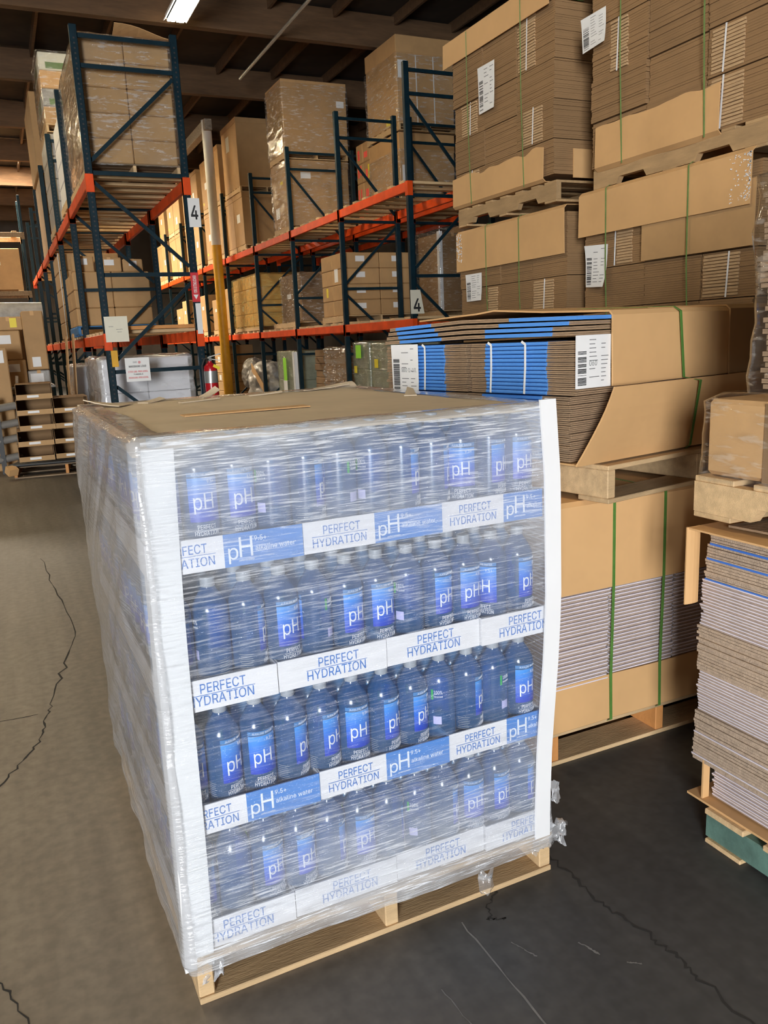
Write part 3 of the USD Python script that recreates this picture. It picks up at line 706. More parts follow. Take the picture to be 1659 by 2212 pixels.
# ================================================================== BLUE CARTON STACK on its pallet (turned 10 degrees)
TH = math.radians(10); BEX = np.array([math.cos(TH), math.sin(TH), 0]); BEY = np.array([-math.sin(TH), math.cos(TH), 0]); BP = np.array([1.62, 2.10, 0])
bl = lambda x, y, z=0: BP + BEX*x + BEY*y + np.array([0, 0, z])
pallet('wooden_pallet', 'wooden pallet holding the blue flattened cartons, resting on the tan-capped stack below', bl(.10, -.095, .958), TH, W=1.0, Dp=1.08, mats=('wood', 'wood', 'wood'), seed=2)
def blue_carton():
    t = thing('flattened_carton', 'x', 'flattened carton', (0, 0, 0)); L, h, dp = .50, .0128, .98; e = .0008
    put('board', MB().box(.006, 0, e, dp, L, h*.46, .001).box(.007, .001, h*.54, dp, L - .001, h - e, .001), 'kraft_edge', t)
    a0, a1 = .125, .415
    ang = np.linspace(np.pi/2, 3*np.pi/2, 9); rr = h/2 - .0005
    prof = [(.004 + rr*.75*math.cos(a), h/2 + rr*math.sin(a)) for a in ang] + [(.10, h/2 - rr), (.10, h/2 + rr)]
    put('blue_fold', MB().prism(prof[::-1], 1, a0, a1), 'carton_blue', t)
    return t
bc = blue_carton(); usedc = False
rb = random.Random(9)
def put_carton(x, y, z, lab, grp):
    global usedc
    loc = bl(x, y, z); rz = TH + rb.uniform(-.006, .006)
    if not usedc: usedc = True; move(bc, loc, rz); props(bc, lab, 'flattened carton', grp)
    else: dup(bc, loc, rz, lab, grp)
for k in range(13):
    z = 1.3125 + k*.0133
    put_carton(rb.uniform(0, .006), -.035 + rb.uniform(-.004, .004), z, f'blue flattened carton, {ORD[12-k]} from the top of the right bundle on the blue stack', 'blue cartons in the right bundle')
for k in range(13):
    z = 1.3125 + k*.0133
    put_carton(rb.uniform(0, .006), .487 + rb.uniform(-.004, .004), z, f'blue flattened carton, {ORD[12-k]} from the top of the left bundle on the blue stack', 'blue cartons in the left bundle')
for k in range(16):
    z = 1.095 + k*.0133
    for yy, nm in ((.0, 'right'), (.495, 'left')):
        put_carton(.01 + rb.uniform(0, .010), yy + rb.uniform(-.006, .006), z, f'flattened carton, {ORD[15-k]} from the top of the lower {nm} bundle behind the water pallet', f'cartons in the lower {nm} bundle')
# loose cartons bent over the ridge on top
for k in range(4):
    zf, zp, zn = 1.492 + k*.0165, 1.502 + k*.0185, 1.500 + k*.0155
    t = thing('flattened_carton', f'loose blue flattened carton bent over the blue stack, {ORD[3-k]} from the top', 'flattened carton', BP, TH, 'loose blue cartons on top')
    y0, y1, yp = -.030 + .008*(k % 2), .985 - .012*k, .47 + .012*k
    h = .0125
    pz = lambda y: zp + (zf - zp)*(y - yp)/(.99 - yp) if y > yp else zp + (zn - zp)*(yp - y)/(yp + .12)
    def slab(a, b, x0, hh, dz=0):
        pts = [(a, pz(a)+dz), (b, pz(b)+dz), (b, pz(b)+dz+hh), (a, pz(a)+dz+hh)]
        return MB().prism(pts, 0, x0, .96)
    put('board', slab(yp, y1, .004, h*.45), 'kraft_edge', t); put('board', slab(yp, y1, .005, h*.45, h*.52), 'kraft_edge', t)
    put('board', slab(y0, yp, .004, h*.45), 'kraft_edge', t); put('board', slab(y0, yp, .006, h*.45, h*.52), 'kraft_edge', t)
    put('blue_fold', slab(.62 + .02*k, .875 + .008*k, -.003, h*.95), 'carton_blue', t)
    put('blue_fold', slab(*[(.06, .37), (.06, .37), (-.01, .30), (-.045, .25)][k], -.003, h*.95), 'carton_blue', t)
for yy, nm in ((.709, 'on the left blue bundle'), (.335, 'on the right blue bundle, towards its middle'), (.17, 'on the right blue bundle, towards its right end')):
    green_strap([bl(-.004, yy + .02, 1.487), bl(-.007, yy, 1.478), bl(-.008, yy - .012*0, 1.40), bl(-.008, yy + .006, 1.315)], 'white plastic band ' + nm, .008, BEY, 'strap_white', 'white bands on the blue bundles', 'band', 'band')
rl = np.random.default_rng(21)
shipping_label(bl(-.007, .925, 1.305), -BEY, (0, 0, 1), .175, .185, 'white shipping label with barcode on the left blue bundle', rl, .006, '060072-12 - 1 UTL')
shipping_label(bl(-.004, -.043, 1.335), BEX, (0, 0, 1), .165, .165, 'white shipping label folded round the right corner of the blue stack', rl, .002, '060', .22)
def folded(name, label, pts, ext, a0, a1, mat, wav=.004, seed=0, frame=bl, t=.006, cat='cardboard', n=24, ragged=0.0):
    """cardboard bent along its length: pts is a polyline in (y, z) (or whatever frame maps), swept from a0 to a1"""
    pts = np.array(pts, float); d = np.r_[0, np.cumsum(np.linalg.norm(np.diff(pts, axis=0), axis=1))]
    s = np.unique(np.r_[np.linspace(0, d[-1], 16), d]); py, pz = np.interp(s, d, pts[:, 0]), np.interp(s, d, pts[:, 1])
    xs = np.linspace(a0, a1, n); rg = np.random.default_rng(seed)
    P = np.zeros((len(xs), len(s), 3))
    for i, x in enumerate(xs):
        e = ragged*(meshkit.noise(np.array([[x*9, seed, 0.]]), seed)[0] - .5)
        for j in range(len(s)):
            w = wav*(meshkit.fbm(np.array([x*4, s[j]*4, seed*1.7]), 2, seed) - .5)*2
            P[i, j] = frame(x, py[j] + w, pz[j] + w*.4 + (e if j == 0 else 0))
    return solo(name, MB().sheet(P, t), mat, label, cat, 30)
folded('folded_cardboard', 'tan cardboard cap folded over the top and front of the blue carton stack', [(-.052, 1.335), (-.048, 1.560), (-.036, 1.573), (.25, 1.582), (.50, 1.600), (.60, 1.592), (.95, 1.580)], None, .16, 1.02, 'kraft_tan', .006, 3)
folded('folded_cardboard', 'darker tan cardboard end flap at the right end of the blue carton stack', [(-.060, 1.30), (-.056, 1.566), (-.04, 1.580), (.3, 1.590)], None, .80, 1.10, 'kraft', .004, 5)
def lower_flap():
    n, m = 20, 8; P = np.zeros((n, m, 3))
    for i, a in enumerate(np.linspace(0, 1, n)):
        for j, b in enumerate(np.linspace(0, 1, m)):
            xl = -.012 + .115*b; x = xl + (1.02 - xl)*a
            y = -.055 - .055*math.sin(b*1.6)*(1 - .4*a) + .006*(meshkit.fbm(np.array([a*5, b*3, 2.]), 2, 6) - .5)
            P[i, j] = bl(x, y, 1.092 + .245*b)
    t = thing('cardboard_tray', 'tan cardboard tray flap flaring out round the foot of the blue carton stack', 'cardboard', (0, 0, 0))
    put('flap', MB().sheet(P, .006), 'kraft_tan', t)
    put('bottom', MB().obox(bl(.52, .45, 1.0885), (1.0, .98, .005), rot(rz=TH)), 'kraft_tan', t)
lower_flap()
green_strap([bl(.50, .6, 1.602), bl(.50, .25, 1.590), bl(.50, -.035, 1.581), bl(.505, -.059, 1.565), bl(.53, -.062, 1.34), bl(.535, -.125, 1.33), bl(.56, -.075, 1.10), bl(.565, -.055, 1.086)], 'green plastic strap over the tan cap of the blue carton stack', .012, BEX)

# ================================================================== LOWER STACK under the blue cartons
pallet('wooden_pallet', 'wooden pallet with orange stringers under the tan and lavender stack', (1.59, 2.14, 0), 0, W=1.016, Dp=1.1, mats=('wood', 'wood_orange', 'wood'), seed=3)  # stringers take an orange wood colour
lo = lambda x, y, z=0: np.array([x, y, z])
folded('cardboard_tray', 'tan cardboard tray at the bottom of the lavender sheet stack', [(2.135, .300), (2.125, .135), (2.14, .130), (3.2, .130)], None, 1.575, 2.60, 'kraft_tan', .004, 7, lo)
folded('folded_cardboard', 'broad tan cardboard cap over the lavender sheet stack', [(2.122, .635), (2.122, .940), (2.135, .952), (3.2, .952)], None, 1.578, 2.60, 'kraft_tan', .004, 8, lo)
rg = np.random.default_rng(31)
for x0, x1, nm, off in ((1.59, 1.835, 'left', .0), (1.845, 2.14, 'middle', .004), (2.15, 2.58, 'right, shaded', .008)):
    t = thing('cardboard_bundle', f'{nm} bundle of lavender printed flat cartons between the tan cap and tray', 'cardboard bundle', (0, 0, 0), 0, 'lavender bundles in the lower stack')
    a, b, c = MB(), MB(), MB()
    for i in range(58):
        z = .141 + i*.0138; j = rg.normal(0, .0016); e = rg.normal(0, .003)
        a.box(x0 + e, 2.136 + off + j, z + .001, x1 + e, 3.1, z + .0085)
        b.box(x0 + e, 2.133 + off + j, z + .0093, x1 + e, 3.1, z + .0136)
    put('sheets', a, 'flute_grey', t, kind='stuff'); put('printed_faces', b, 'sheet_lavender', t, kind='stuff')
green_strap([(1.842, 2.9, .958), (1.842, 2.118, .955), (1.842, 2.116, .64), (1.842, 2.124, .3), (1.842, 2.120, .13), (1.842, 2.135, .12)], 'green plastic strap down the lower stack, the left one', .0115, (1, 0, 0))
green_strap([(2.072, 2.9, .958), (2.072, 2.118, .955), (2.072, 2.116, .64), (2.072, 2.124, .3), (2.072, 2.120, .13), (2.072, 2.135, .12)], 'green plastic strap down the lower stack, the right one in the shade', .0115, (1, 0, 0))

# ================================================================== RIGHT EDGE: lavender sheet stack on a green pallet, wrapped loads above
gp = thing('green_pallet', 'green painted wooden pallet under the lavender sheet stack at the right edge', 'pallet', (1.74, .45, 0))
for x in (0, .5, .98):
    put('stringer', MB().box(x, 0, .012, x + .038, 1.13, .092, .003), 'wood_green', gp)
for i, y in enumerate((.03, .20, .36, .52, .68, .82, .985)):
    put('deck_board', MB().box(-.012, y, .092, 1.02, y + (.14 if i in (0, 6) else .10), .110, .003), 'wood', gp)
for y in (.03, .52, .99):
    put('bottom_board', MB().box(-.012, y, 0, 1.02, y + .13, .014, .003), 'wood', gp)
rg = np.random.default_rng(41)
LAY = [(.122, .232, 'lavender', .034, 'lowest bundle of lavender printed sheets, set back above the green pallet'), (.232, .392, 'mixed', .0, 'second bundle from the bottom, brown with thin lavender lines, right-edge stack'),
       (.392, .520, 'lavender', .004, 'lavender printed bundle in the middle of the right-edge stack'), (.520, .660, 'brown', .0, 'plain brown bundle in the middle of the right-edge stack'),
       (.660, .800, 'lavender', .004, 'lavender printed bundle under the bright blue line, right-edge stack'), (.800, .862, 'brown', .008, 'thin brown bundle just above the bright blue line, right-edge stack'),
       (.862, .905, 'brown', .010, 'thin brown bundle between two blue lines, right-edge stack'), (.905, .948, 'brown', .014, 'topmost brown bundle of the right-edge stack')]
for z0, z1, kind, off, lab in LAY:
    t = thing('cardboard_bundle', lab, 'cardboard bundle', (0, 0, 0), 0, None)
    n = max(3, int(round((z1 - z0)/.0092))); h = (z1 - z0)/n; a, b, c = MB(), MB(), MB()
    for i in range(n):
        z = z0 + i*h; j = rg.normal(0, .0016); e = rg.normal(0, .003)
        lav = kind == 'lavender' or (kind == 'mixed' and rg.random() < .3)
        a.box(1.752 + off + j, .40, z + .0004, 2.75, 1.648 - off*1.5 + e, z + h*(.60 if lav else .9))
        if lav: b.box(1.750 + off + j, .40, z + h*.62, 2.75, 1.648 - off*1.5 + e, z + h*.98)
        if i == 0 and z0 >= .8: c.box(1.749 + off, .40, z - .002, 2.75, 1.648 - off*1.5, z + .004)
    put('sheets', a, 'flute_grey' if kind == 'lavender' else 'sheet_brown', t, kind='stuff')
    if b.n: put('printed_faces', b, 'sheet_lavender', t, kind='stuff')
    if c.n: put('printed_faces', c, 'sheet_blue', t)
solo('cardboard_tray', MB().box(1.745, .40, .110, 2.76, 1.66, .117).box(1.752, 1.606, .117, 1.778, 1.612, .243), 'kraft_tan', 'thin tan cardboard tray under the lavender sheets at the right edge', 'cardboard')
fp = np.array([[(1.708 + .050*a, 1.662 - .004*math.sin(3*a), .725 + .23*b) for b in np.linspace(0, 1, 6)] for a in np.linspace(0, 1, 5)])
solo('cardboard_flap', MB().sheet(fp, .005).sheet(np.array([[(1.712 + a, 1.662 - b*1.2, .952 + .004*b) for b in np.linspace(0, 1, 3)] for a in np.linspace(0, 1, 4)]), .005), 'kraft_tan', 'pale tan flap hanging down the far corner of the right-edge stack', 'cardboard')
solo('cardboard_sheet', MB().sheet(np.array([[(1.78 + a, .45 + b*1.13, .962 + .014*math.sin(3*b)) for b in np.linspace(0, 1, 8)] for a in np.linspace(0, .9, 4)]), .006), 'kraft_edge', 'rough brown sheet lying between the right-edge stack and the pallet above', 'cardboard')
pallet('wooden_pallet', 'pale wooden pallet under the film-wrapped box at the right edge', (1.745, .45, .982), 0, W=1.0, Dp=1.225, seed=4, H=.118, notch=True)
box('carton', 'brown carton under clear film on the pale pallet at the right edge', 1.762, 2.70, .45, 1.655, 1.105, 1.315, 'kraft_tan', stickers=[('l', .16, .0, .5, .98, 'kraft_dark')])
film_shell('crinkled clear film round the low carton at the right edge', 1.745, 2.72, .44, 1.665, 1.095, 1.31, 'film_brown', 3, .010, cx_drop=-.02)
rg = np.random.default_rng(51)
for k, (z0, z1, dx) in enumerate(((1.345, 1.47, .0), (1.47, 1.60, .012), (1.60, 1.72, .002), (1.72, 1.85, .016))):
    t = thing('cardboard_bundle', f'film-wrapped brown bundle at the right edge, {ORD[3-k]} from the top', 'cardboard bundle', (0, 0, 0), 0, 'wrapped bundles at the right edge')
    put('sheets', sheets_block(9, 1.79 + dx, 2.6, .4, 1.50 + .01*k, z0, z1, .004, rg), 'kraft_edge', t, kind='stuff')
film_shell('crinkled grey film round the tall brown bundles at the right edge', 1.772, 2.65, .38, 1.530, 1.335, 1.87, 'film_brown', 8, .03)

# ================================================================== THE WALL OF BROWN CARDBOARD STACKS
XB = 3.45
rg = np.random.default_rng(61)
def brown_stack(tag, cols, rows, patches, depth=1.08, seed=0, offs=None):
    names_c = ['near', 'middle', 'far']
    for c, (y0, y1) in enumerate(cols):
        for r, (z0, z1) in enumerate(rows):
            off = rg.uniform(0, .014) if offs is None else offs[c][r]
            if len(rows) == 4: rn = ['bottom', 'second', 'third', 'top'][r]
            elif len(rows) == 3: rn = ['bottom', 'middle', 'top'][r]
            else: rn = 'only'
            t = thing('cardboard_bundle', f'brown flat-carton bundle, {rn} row, {names_c[c]} column of the {tag} stack', 'cardboard bundle', (0, 0, 0), 0, f'bundles of the {tag} stack')
            n = int(round((z1 - z0)/.0125))
            pt = [p for p in patches if p[0] == c and p[1] == r]
            put('sheets', sheets_block(n, XB + off, XB + depth, y0 + .004, y1 - .004, z0 + .002, z1 - .002, .0016, rg, .06), 'kraft_dark', t, kind='stuff')
            for _, _, py0, py1, band in pt:
                put('exposed_folds', sheets_block(max(6, int(n*.7)), XB + off - .008, XB + off + .3, py0, py1, z0 + .012, z1 - .012, .0022, rg, .28), 'kraft_edge_light', t, label='lighter folded edges showing in the bundle', kind='stuff')
                if band: put('band', MB().bar((XB + off - .013, band, z0 + .006), (XB + off - .012, band - .012, z1 - .006), .0016, .010, up=(0, 1, 0)), 'strap_white', t, label='white plastic band')
brown_stack('upper left brown', [(4.60, 5.02), (5.02, 5.44), (5.44, 5.87)], [(2.52, 2.74), (2.74, 2.98), (2.98, 3.22), (3.22, 3.56)],
            [(0, 3, 4.81, 5.0, 4.90), (2, 2, 5.54, 5.75, 5.63), (0, 1, 4.72, 4.93, 4.82), (2, 0, 5.53, 5.71, 5.62)])
brown_stack('upper right brown', [(2.93, 3.33), (3.33, 3.76), (3.76, 4.23)], [(2.47, 2.73), (2.73, 2.96), (2.96, 3.25), (3.25, 3.62)],
            [(0, 0, 3.10, 3.30, 3.23), (0, 1, 3.10, 3.30, 3.22), (2, 2, 3.92, 4.06, 4.0)], offs=[[.01, .006, .0, .01], [.004, .02, .012, .0], [.012, .0, .008, .004]])
brown_stack('lower left brown', [(4.46, 4.85), (4.85, 5.25), (5.25, 5.83)], [(1.36, 1.64), (1.64, 1.87), (1.87, 2.27)], [(0, 1, 4.60, 4.82, 4.70), (2, 1, 5.30, 5.42, None)])
brown_stack('lower right brown', [(2.97, 3.33), (3.33, 3.76), (3.76, 4.30)], [(1.36, 1.64), (1.64, 1.88), (1.88, 2.29)], [(0, 1, 3.08, 3.31, 3.15), (2, 2, 3.87, 4.0, 4.01)], offs=[[.0, .012, .02], [.004, .012, .02], [.004, .02, .02]])
for tag, y0, y1 in (('left', 4.46, 5.83), ('right', 2.97, 4.30)):
    t = thing('cardboard_bundle', f'lowest brown bundle under the {tag} column of stacked cardboard, behind the blue cartons', 'cardboard bundle', (0, 0, 0))
    put('sheets', sheets_block(60, XB + .01, XB + 1.08, y0, y1, .13, 1.18, .003, rg), 'kraft_dark', t, kind='stuff')
for nm, y0, z in (('upper left', 4.57, 2.345), ('upper right', 2.94, 2.335), ('lower left', 4.50, 1.20), ('lower right', 3.0, 1.20), ('floor-level left', 4.5, 0.0), ('floor-level right', 3.0, 0.0)):
    pallet('wooden_pallet', f'wooden pallet under the {nm} brown cardboard stack', (XB - .0, y0, z), 0, W=1.05, Dp=1.26, mats=('wood_brown', 'wood_brown', 'wood_brown'), seed=int(y0*10 + z), H=.135, notch=True)
wl = lambda y, x, z: np.array([XB + x, y, z])
def wfold(name, label, pts, y0, y1, mat='kraft_tan', seed=0, wav=.006, ragged=0.0): return folded(name, label, pts, None, y0, y1, mat, wav, seed, wl, .005, n=30, ragged=ragged)
wfold('folded_cardboard', 'tan cardboard cap folded over the upper left brown stack', [(-.022, 3.53), (-.020, 3.70), (.0, 3.715), (1.0, 3.72)], 4.62, 5.97, seed=11)
wfold('cardboard_tray', 'tan cardboard tray along the foot of the upper left brown stack', [(-.018, 2.70), (-.022, 2.505), (.0, 2.488), (1.0, 2.488)], 4.68, 5.87, seed=12, wav=.008, ragged=.04)
wfold('cardboard_tray', 'tan cardboard tray along the foot of the upper right brown stack', [(-.020, 2.69), (-.024, 2.465), (.0, 2.445), (1.0, 2.44)], 3.22, 4.16, seed=13, wav=.010, ragged=.02)
wfold('folded_cardboard', 'tan cardboard cap with a frayed left end over the lower left brown stack', [(-.022, 2.005), (-.020, 2.29), (.0, 2.31), (1.0, 2.315)], 4.46, 5.84, seed=14)
wfold('folded_cardboard', 'broad tan cardboard cap with a white torn edge over the lower right brown stack', [(-.026, 2.08), (-.022, 2.325), (.0, 2.345), (1.0, 2.35)], 3.0, 4.31, seed=15)
wfold('cardboard_sheet', 'brown cardboard sheet hanging below the cap of the lower right brown stack', [(-.012, 1.885), (-.010, 2.2)], 2.98, 3.76, 'kraft', 16, .003)
solo('cardboard_piece', MB().box(3.60, 4.585, 2.50, 3.80, 4.592, 2.68), 'kraft_tan', 'square tan cardboard piece at the near corner of the upper left brown stack', 'cardboard')
for (y, z0, z1, x, lab) in ((5.62, 2.49, 3.70, -.026, 'far green strap on the upper left brown stack'), (4.93, 2.49, 3.70, -.026, 'near green strap on the upper left brown stack'),
                     (3.95, 2.45, 3.60, -.028, 'far green strap on the upper right brown stack'), (3.335, 2.45, 3.60, -.028, 'near green strap on the upper right brown stack'),
                     (5.40, 1.36, 2.31, -.027, 'far green strap on the lower left brown stack'), (4.97, 1.36, 2.31, -.027, 'near green strap on the lower left brown stack'),
                     (4.05, 1.36, 2.345, -.031, 'far green strap on the lower right brown stack'), (3.40, 1.36, 2.345, -.031, 'near green strap on the lower right brown stack')):
    green_strap([(XB + .5, y, z1 + .012), (XB - .002, y, z1 + .010), (XB + x, y, z1 - .01), (XB + x - .002, y - .006, (z0+z1)/2), (XB + x, y - .03, z0)], lab, .009, (0, 1, 0), 'strap_pale', group='green straps on the brown stacks')
rl = np.random.default_rng(22); nY = np.array([0, -1., 0]); uZ = np.array([0, 0, 1.])
def tilt(a): return nY*math.cos(a) + uZ*math.sin(a), -nY*math.sin(a) + uZ*math.cos(a)
for (y, z, w, h, a, c, lab) in ((5.475, 3.09, .215, .31, .0, .02, 'white shipping label on the upper left brown stack'), (4.295, 3.14, .215, .185, .03, .03, 'white shipping label on the upper right brown stack'),
                          (5.71, 1.77, .23, .205, .0, .02, 'white shipping label under the cap of the lower left brown stack'), (4.255, 1.775, .20, .25, -.05, .06, 'white shipping label peeling off the lower right brown stack')):
    r_, u_ = tilt(a); shipping_label((XB - .014, y, z), r_, u_, w, h, lab, rl, c)
tp = MB(); rgp = np.random.default_rng(3)
for k in range(110):
    y, z = 3.005 + rgp.random()**3*.13, 2.10 + (rgp.random()**1.5 if k % 2 else 1 - rgp.random()**2)*.22
    tp.obox((XB - .028, y, z), (.002, rgp.uniform(.003, .011), rgp.uniform(.002, .007)), rot(rx=rgp.uniform(-.6, .6)))
solo('torn_paper', tp, 'paper', 'white torn paper bits on the near end of the broad tan cap', 'paper', kind='stuff')
tp = MB()
for k in range(60):
    tp.obox((XB - .025, 5.80 + rgp.uniform(-.05, .03), 2.08 + rgp.random()*.21), (.002, rgp.uniform(.004, .018), rgp.uniform(.004, .012)), rot(rx=rgp.uniform(0, 3)))
solo('torn_paper', tp, 'paper', 'white frayed paper bits on the far end of the lower left cap', 'paper', kind='stuff')

# ================================================================== PALLET RACKS (run along local y, depth along local x)
def rack(label, loc, depth, ys, levels, top=5.15, rz=0, skip=(), holes=0, boards=None, detail=True, beam_mat='steel_orange', flip=1):
    t = thing('pallet_rack', label, 'rack', loc, rz)
    pw, pd = .08, .07
    hz = [.17, 1.27, 2.37, 3.47, top - .40, top - .10]
    for k, y in enumerate(ys):
        for x in (0, depth):
            m = MB()
            if x == 0: m.box(-pw/2, y - pd/2, 0, pw/2, y + pd/2, top, .006)
            else: m.box(depth - pw/2, y - pd/2, 0, depth + pw/2, y + pd/2, top, .006)
            put('post', m, 'steel_teal', t)
            put('foot_plate', MB().box(x - .07, y - .08, 0, x + .07, y + .08, .012), 'steel_teal', t)
            if k < holes:
                h = MB()
                for z in np.arange(.3, top - .1, .0508):
                    h.box(x - .009, y - pd/2 - .0012, z, x + .009, y - pd/2, z + .018)  # proud black plates stand for the shade inside the holes
                put('slots', h, 'ink', t, kind='stuff')
        if not detail: hh = hz[1::2]
        else: hh = hz
        for z in hh: put('brace', MB().bar((pw/2, y, z), (depth - pw/2, y, z), .03, .045), 'steel_teal', t)
        if detail:
            for (z0, z1, d) in ((.22, 1.10, -1), (1.37, 2.27, 1), (2.46, 3.38, -1), (3.6, top - .46, 1)):
                a, b = (pw/2, depth - pw/2) if d*flip > 0 else (depth - pw/2, pw/2)
                put('brace', MB().bar((a, y + .02, z0), (b, y + .02, z1), .03, .04), 'steel_teal', t)
    rg = np.random.default_rng(int(abs(loc[0])*10) + 3)
    for k in range(len(ys) - 1):
        for li, z in enumerate(levels):
            if (k, li) in skip: continue
            for x in (0, depth):
                s = -1 if x == 0 else 1
                put('beam', MB().box(x - .025 + s*.012, ys[k] + .035, z - .13, x + .025 + s*.012, ys[k+1] - .035, z, .005), beam_mat, t)
                for yy in (ys[k] + .0, ys[k+1] - .0):
                    put('beam_connector', MB().box(x - .044 + s*.004, yy - .042, z - .19, x + .044 + s*.004, yy + .042, z + .005, .004), beam_mat, t)
            nb = boards if boards is not None else 7
            for y in np.linspace(ys[k] + .22, ys[k+1] - .22, nb):
                y += rg.uniform(-.05, .05)
                put('deck_board', MB().box(-.02, y - .07, z + .001, depth + .02, y + .07, z + .038, .003), 'wood', t)
    return t
RX, RD = 5.54, 1.06
RY = [10.7, 13.24, 15.77, 18.28, 20.80, 23.32, 25.84, 28.36, 30.88]
rack('long teal and orange pallet rack along the right side of the aisle', (RX, 0, 0), RD, RY, (1.77, 3.65), 5.19, boards=6, flip=-1)
rack('second teal and orange pallet rack standing back to back behind the right one', (6.90, 0, 0), RD, RY[:5], (1.77, 3.65), 5.19, boards=5, flip=-1)
LX, LD = 1.19, 1.07
LY = [10.05 + 2.42*k for k in range(7)]
rack('teal and orange pallet rack on the left whose tall end frame faces the camera', (LX, 0, 0), LD, LY, (1.71, 3.45), 4.97, holes=3, boards=6)
rack('dark pallet rack across the far end of the left aisle', (1.10, 26.0, 0), 1.07, [0, 2.5, 5.0], (1.7, 3.3, 4.9), 5.9, rz=math.pi/2, boards=4, detail=False, beam_mat='wood_dark')

# signs on the racks
def sign(name, label, x0, x1, z0, z1, y, mat='paper', texts=(), extra=None, rz=0):
    t = thing(name, label, 'sign', ((x0+x1)/2, y, z0), rz)
    w, h = x1 - x0, z1 - z0
    pl_ = put('plate', MB().box(-w/2, -.003, 0, w/2, .0, h), mat, t)
    for txt, hh, x, z, mt, wd in texts:
        put('lettering', MB().text(txt, hh, (x, -.0032, z), (1, 0, 0), (0, 0, 1), .0012, True, width=wd, center=True), mt, pl_)
    if extra: extra(pl_, w, h)
    return t
yf = LY[0] - .040
sign('paper_notice', 'blank cream paper notice taped to the left post of the end frame', 1.165, 1.425, 1.615, 1.905, yf, 'paper_cream', [('NOTICE', .010, -.06, .17, 'ink_grey', .05), ('please read this', .008, .03, .14, 'ink_grey', .07), ('keep clear', .008, .03, .11, 'ink_grey', .05)])
sign('load_sign', 'white load limit sign with black and red print on the low end-frame brace', 1.345, 1.625, 1.150, 1.425, yf, 'paper', [('MAXIMUM LOAD', .022, 0, .165, 'ink', .20), ('1750 LBS. PER LEVEL', .019, 0, .105, 'ink_red', .23), ('TUNNELS', .016, 0, .075, 'ink', .11), ('3500 LBS. PER LEVEL', .019, 0, .035, 'ink_red', .23), ('DHC', .018, -.025, .215, 'ink_grey', .045), ('@', .024, .025, .212, 'ink_red', .028)])
def arrow(t, w, h):
    put('lettering', MB().text('FIRE EXTINGUISHER', .038, (.018, -.0032, .105), (0, 0, 1), (-1, 0, 0), .0012, True, width=.20), 'paper', t)
    put('arrow', MB().prism([(-.030, .085), (.030, .085), (0, .03)], 1, -.0045, -.003), 'paper', t)
sign('extinguisher_sign', 'red and white fire extinguisher sign with a downward arrow on the right post', 2.205, 2.300, 2.045, 2.385, yf, 'ink_red', (), arrow)
sign('paper_strip', 'plain white paper strip on the right post below the red sign', 2.235, 2.300, 1.67, 2.03, yf, 'paper')
sign('aisle_sign', 'white aisle sign with a 4 high on the left rack beside the aisle', 2.25, 2.39, 2.90, 3.225, yf - .01, 'paper', [('4', .15, .0, .09, 'ink', .085)])
def trap(t, w, h): pass
t4 = thing('aisle_sign', 'cream aisle sign with a black 4 on the first post of the right rack', 'sign', (RX + .02, RY[0] - .042, 1.84))
pl4 = put('plate', MB().prism([(-.085, 0), (.135, .0), (.075, .335), (-.085, .335)], 1, -.003, 0), 'paper_cream', t4)
put('lettering', MB().text('4', .175, (.018, -.0032, .035), (1, 0, 0), (0, 0, 1), .0012, True, width=.115, center=True), 'ink', pl4)
solo('post_guard', MB().box(1.20, yf - .012, 1.33, 1.275, yf, 1.52, .008), 'steel_yellow', 'small yellow guard on the left post of the end frame', 'guard')
def extinguisher():
    t = thing('fire_extinguisher', 'red fire extinguisher with a grey band hanging on the right post of the end frame', 'fire extinguisher', (2.325, LY[0] - .13, .84))
    r = .082
    put('body', MB().lathe([(0, 0), (r*.8, .0), (r, .012), (r, .40), (r*.9, .44), (r*.55, .47), (.025, .485), (.025, .50), (0, .50)], 24), 'red_gloss', t, 40)
    put('band', MB().lathe([(r + .001, .24), (r + .001, .385)], 24), 'steel_grey', t, True)
    put('emblem', MB().prism([(-.02, .12), (.0, .10), (.02, .125), (.005, .13), (.005, .15), (-.015, .15), (-.025, .14)], 1, -r - .003, -r + .004), 'sticker_green', t)
    put('valve', MB().box(-.025, -.02, .50, .025, .02, .545, .006), 'steel_grey', t)
    put('lever', MB().bar((-.02, 0, .545), (.13, -.02, .585), .022, .012), 'steel_grey', t); put('lever', MB().bar((-.02, 0, .53), (.12, -.02, .505), .022, .010), 'steel_grey', t)
    put('hose', MB().tube([(-.02, -.02, .52), (-.07, -.03, .53), (-.105, -.03, .45), (-.105, -.03, .2), (-.10, -.03, .05)], .013, 8), 'rubber', t, True)
    put('tag', MB().obox((.055, -r - .012, .43), (.085, .002, .035), rot(ry=.5)), 'sticker_yellow', t)
    put('hanger', MB().box(-.03, .06, .40, .03, .10, .44), 'steel_grey', t)
extinguisher()

# steel column: yellow below, white above
cl = thing('pipe_column', 'round steel column in the aisle, yellow below and white above', 'column', (5.20, 20.4, 0))
put('lower_pipe', MB().lathe([(.118, 0), (.118, 3.92)], 24), 'steel_yellow', cl, True)
put('upper_pipe', MB().lathe([(.115, 3.92), (.115, CEIL - .55), (0, CEIL - .55)], 24), 'paint_white', cl, 40)
put('base_plate', MB().box(-.2, -.2, 0, .2, .2, .02), 'steel_yellow', cl)
solo('roof_bracket', MB().box(5.11, 20.2, CEIL - .80, 5.29, 24.0, CEIL - .55, .01), 'wood_grey', 'pale beam seat reaching back from the head of the steel column', 'beam')

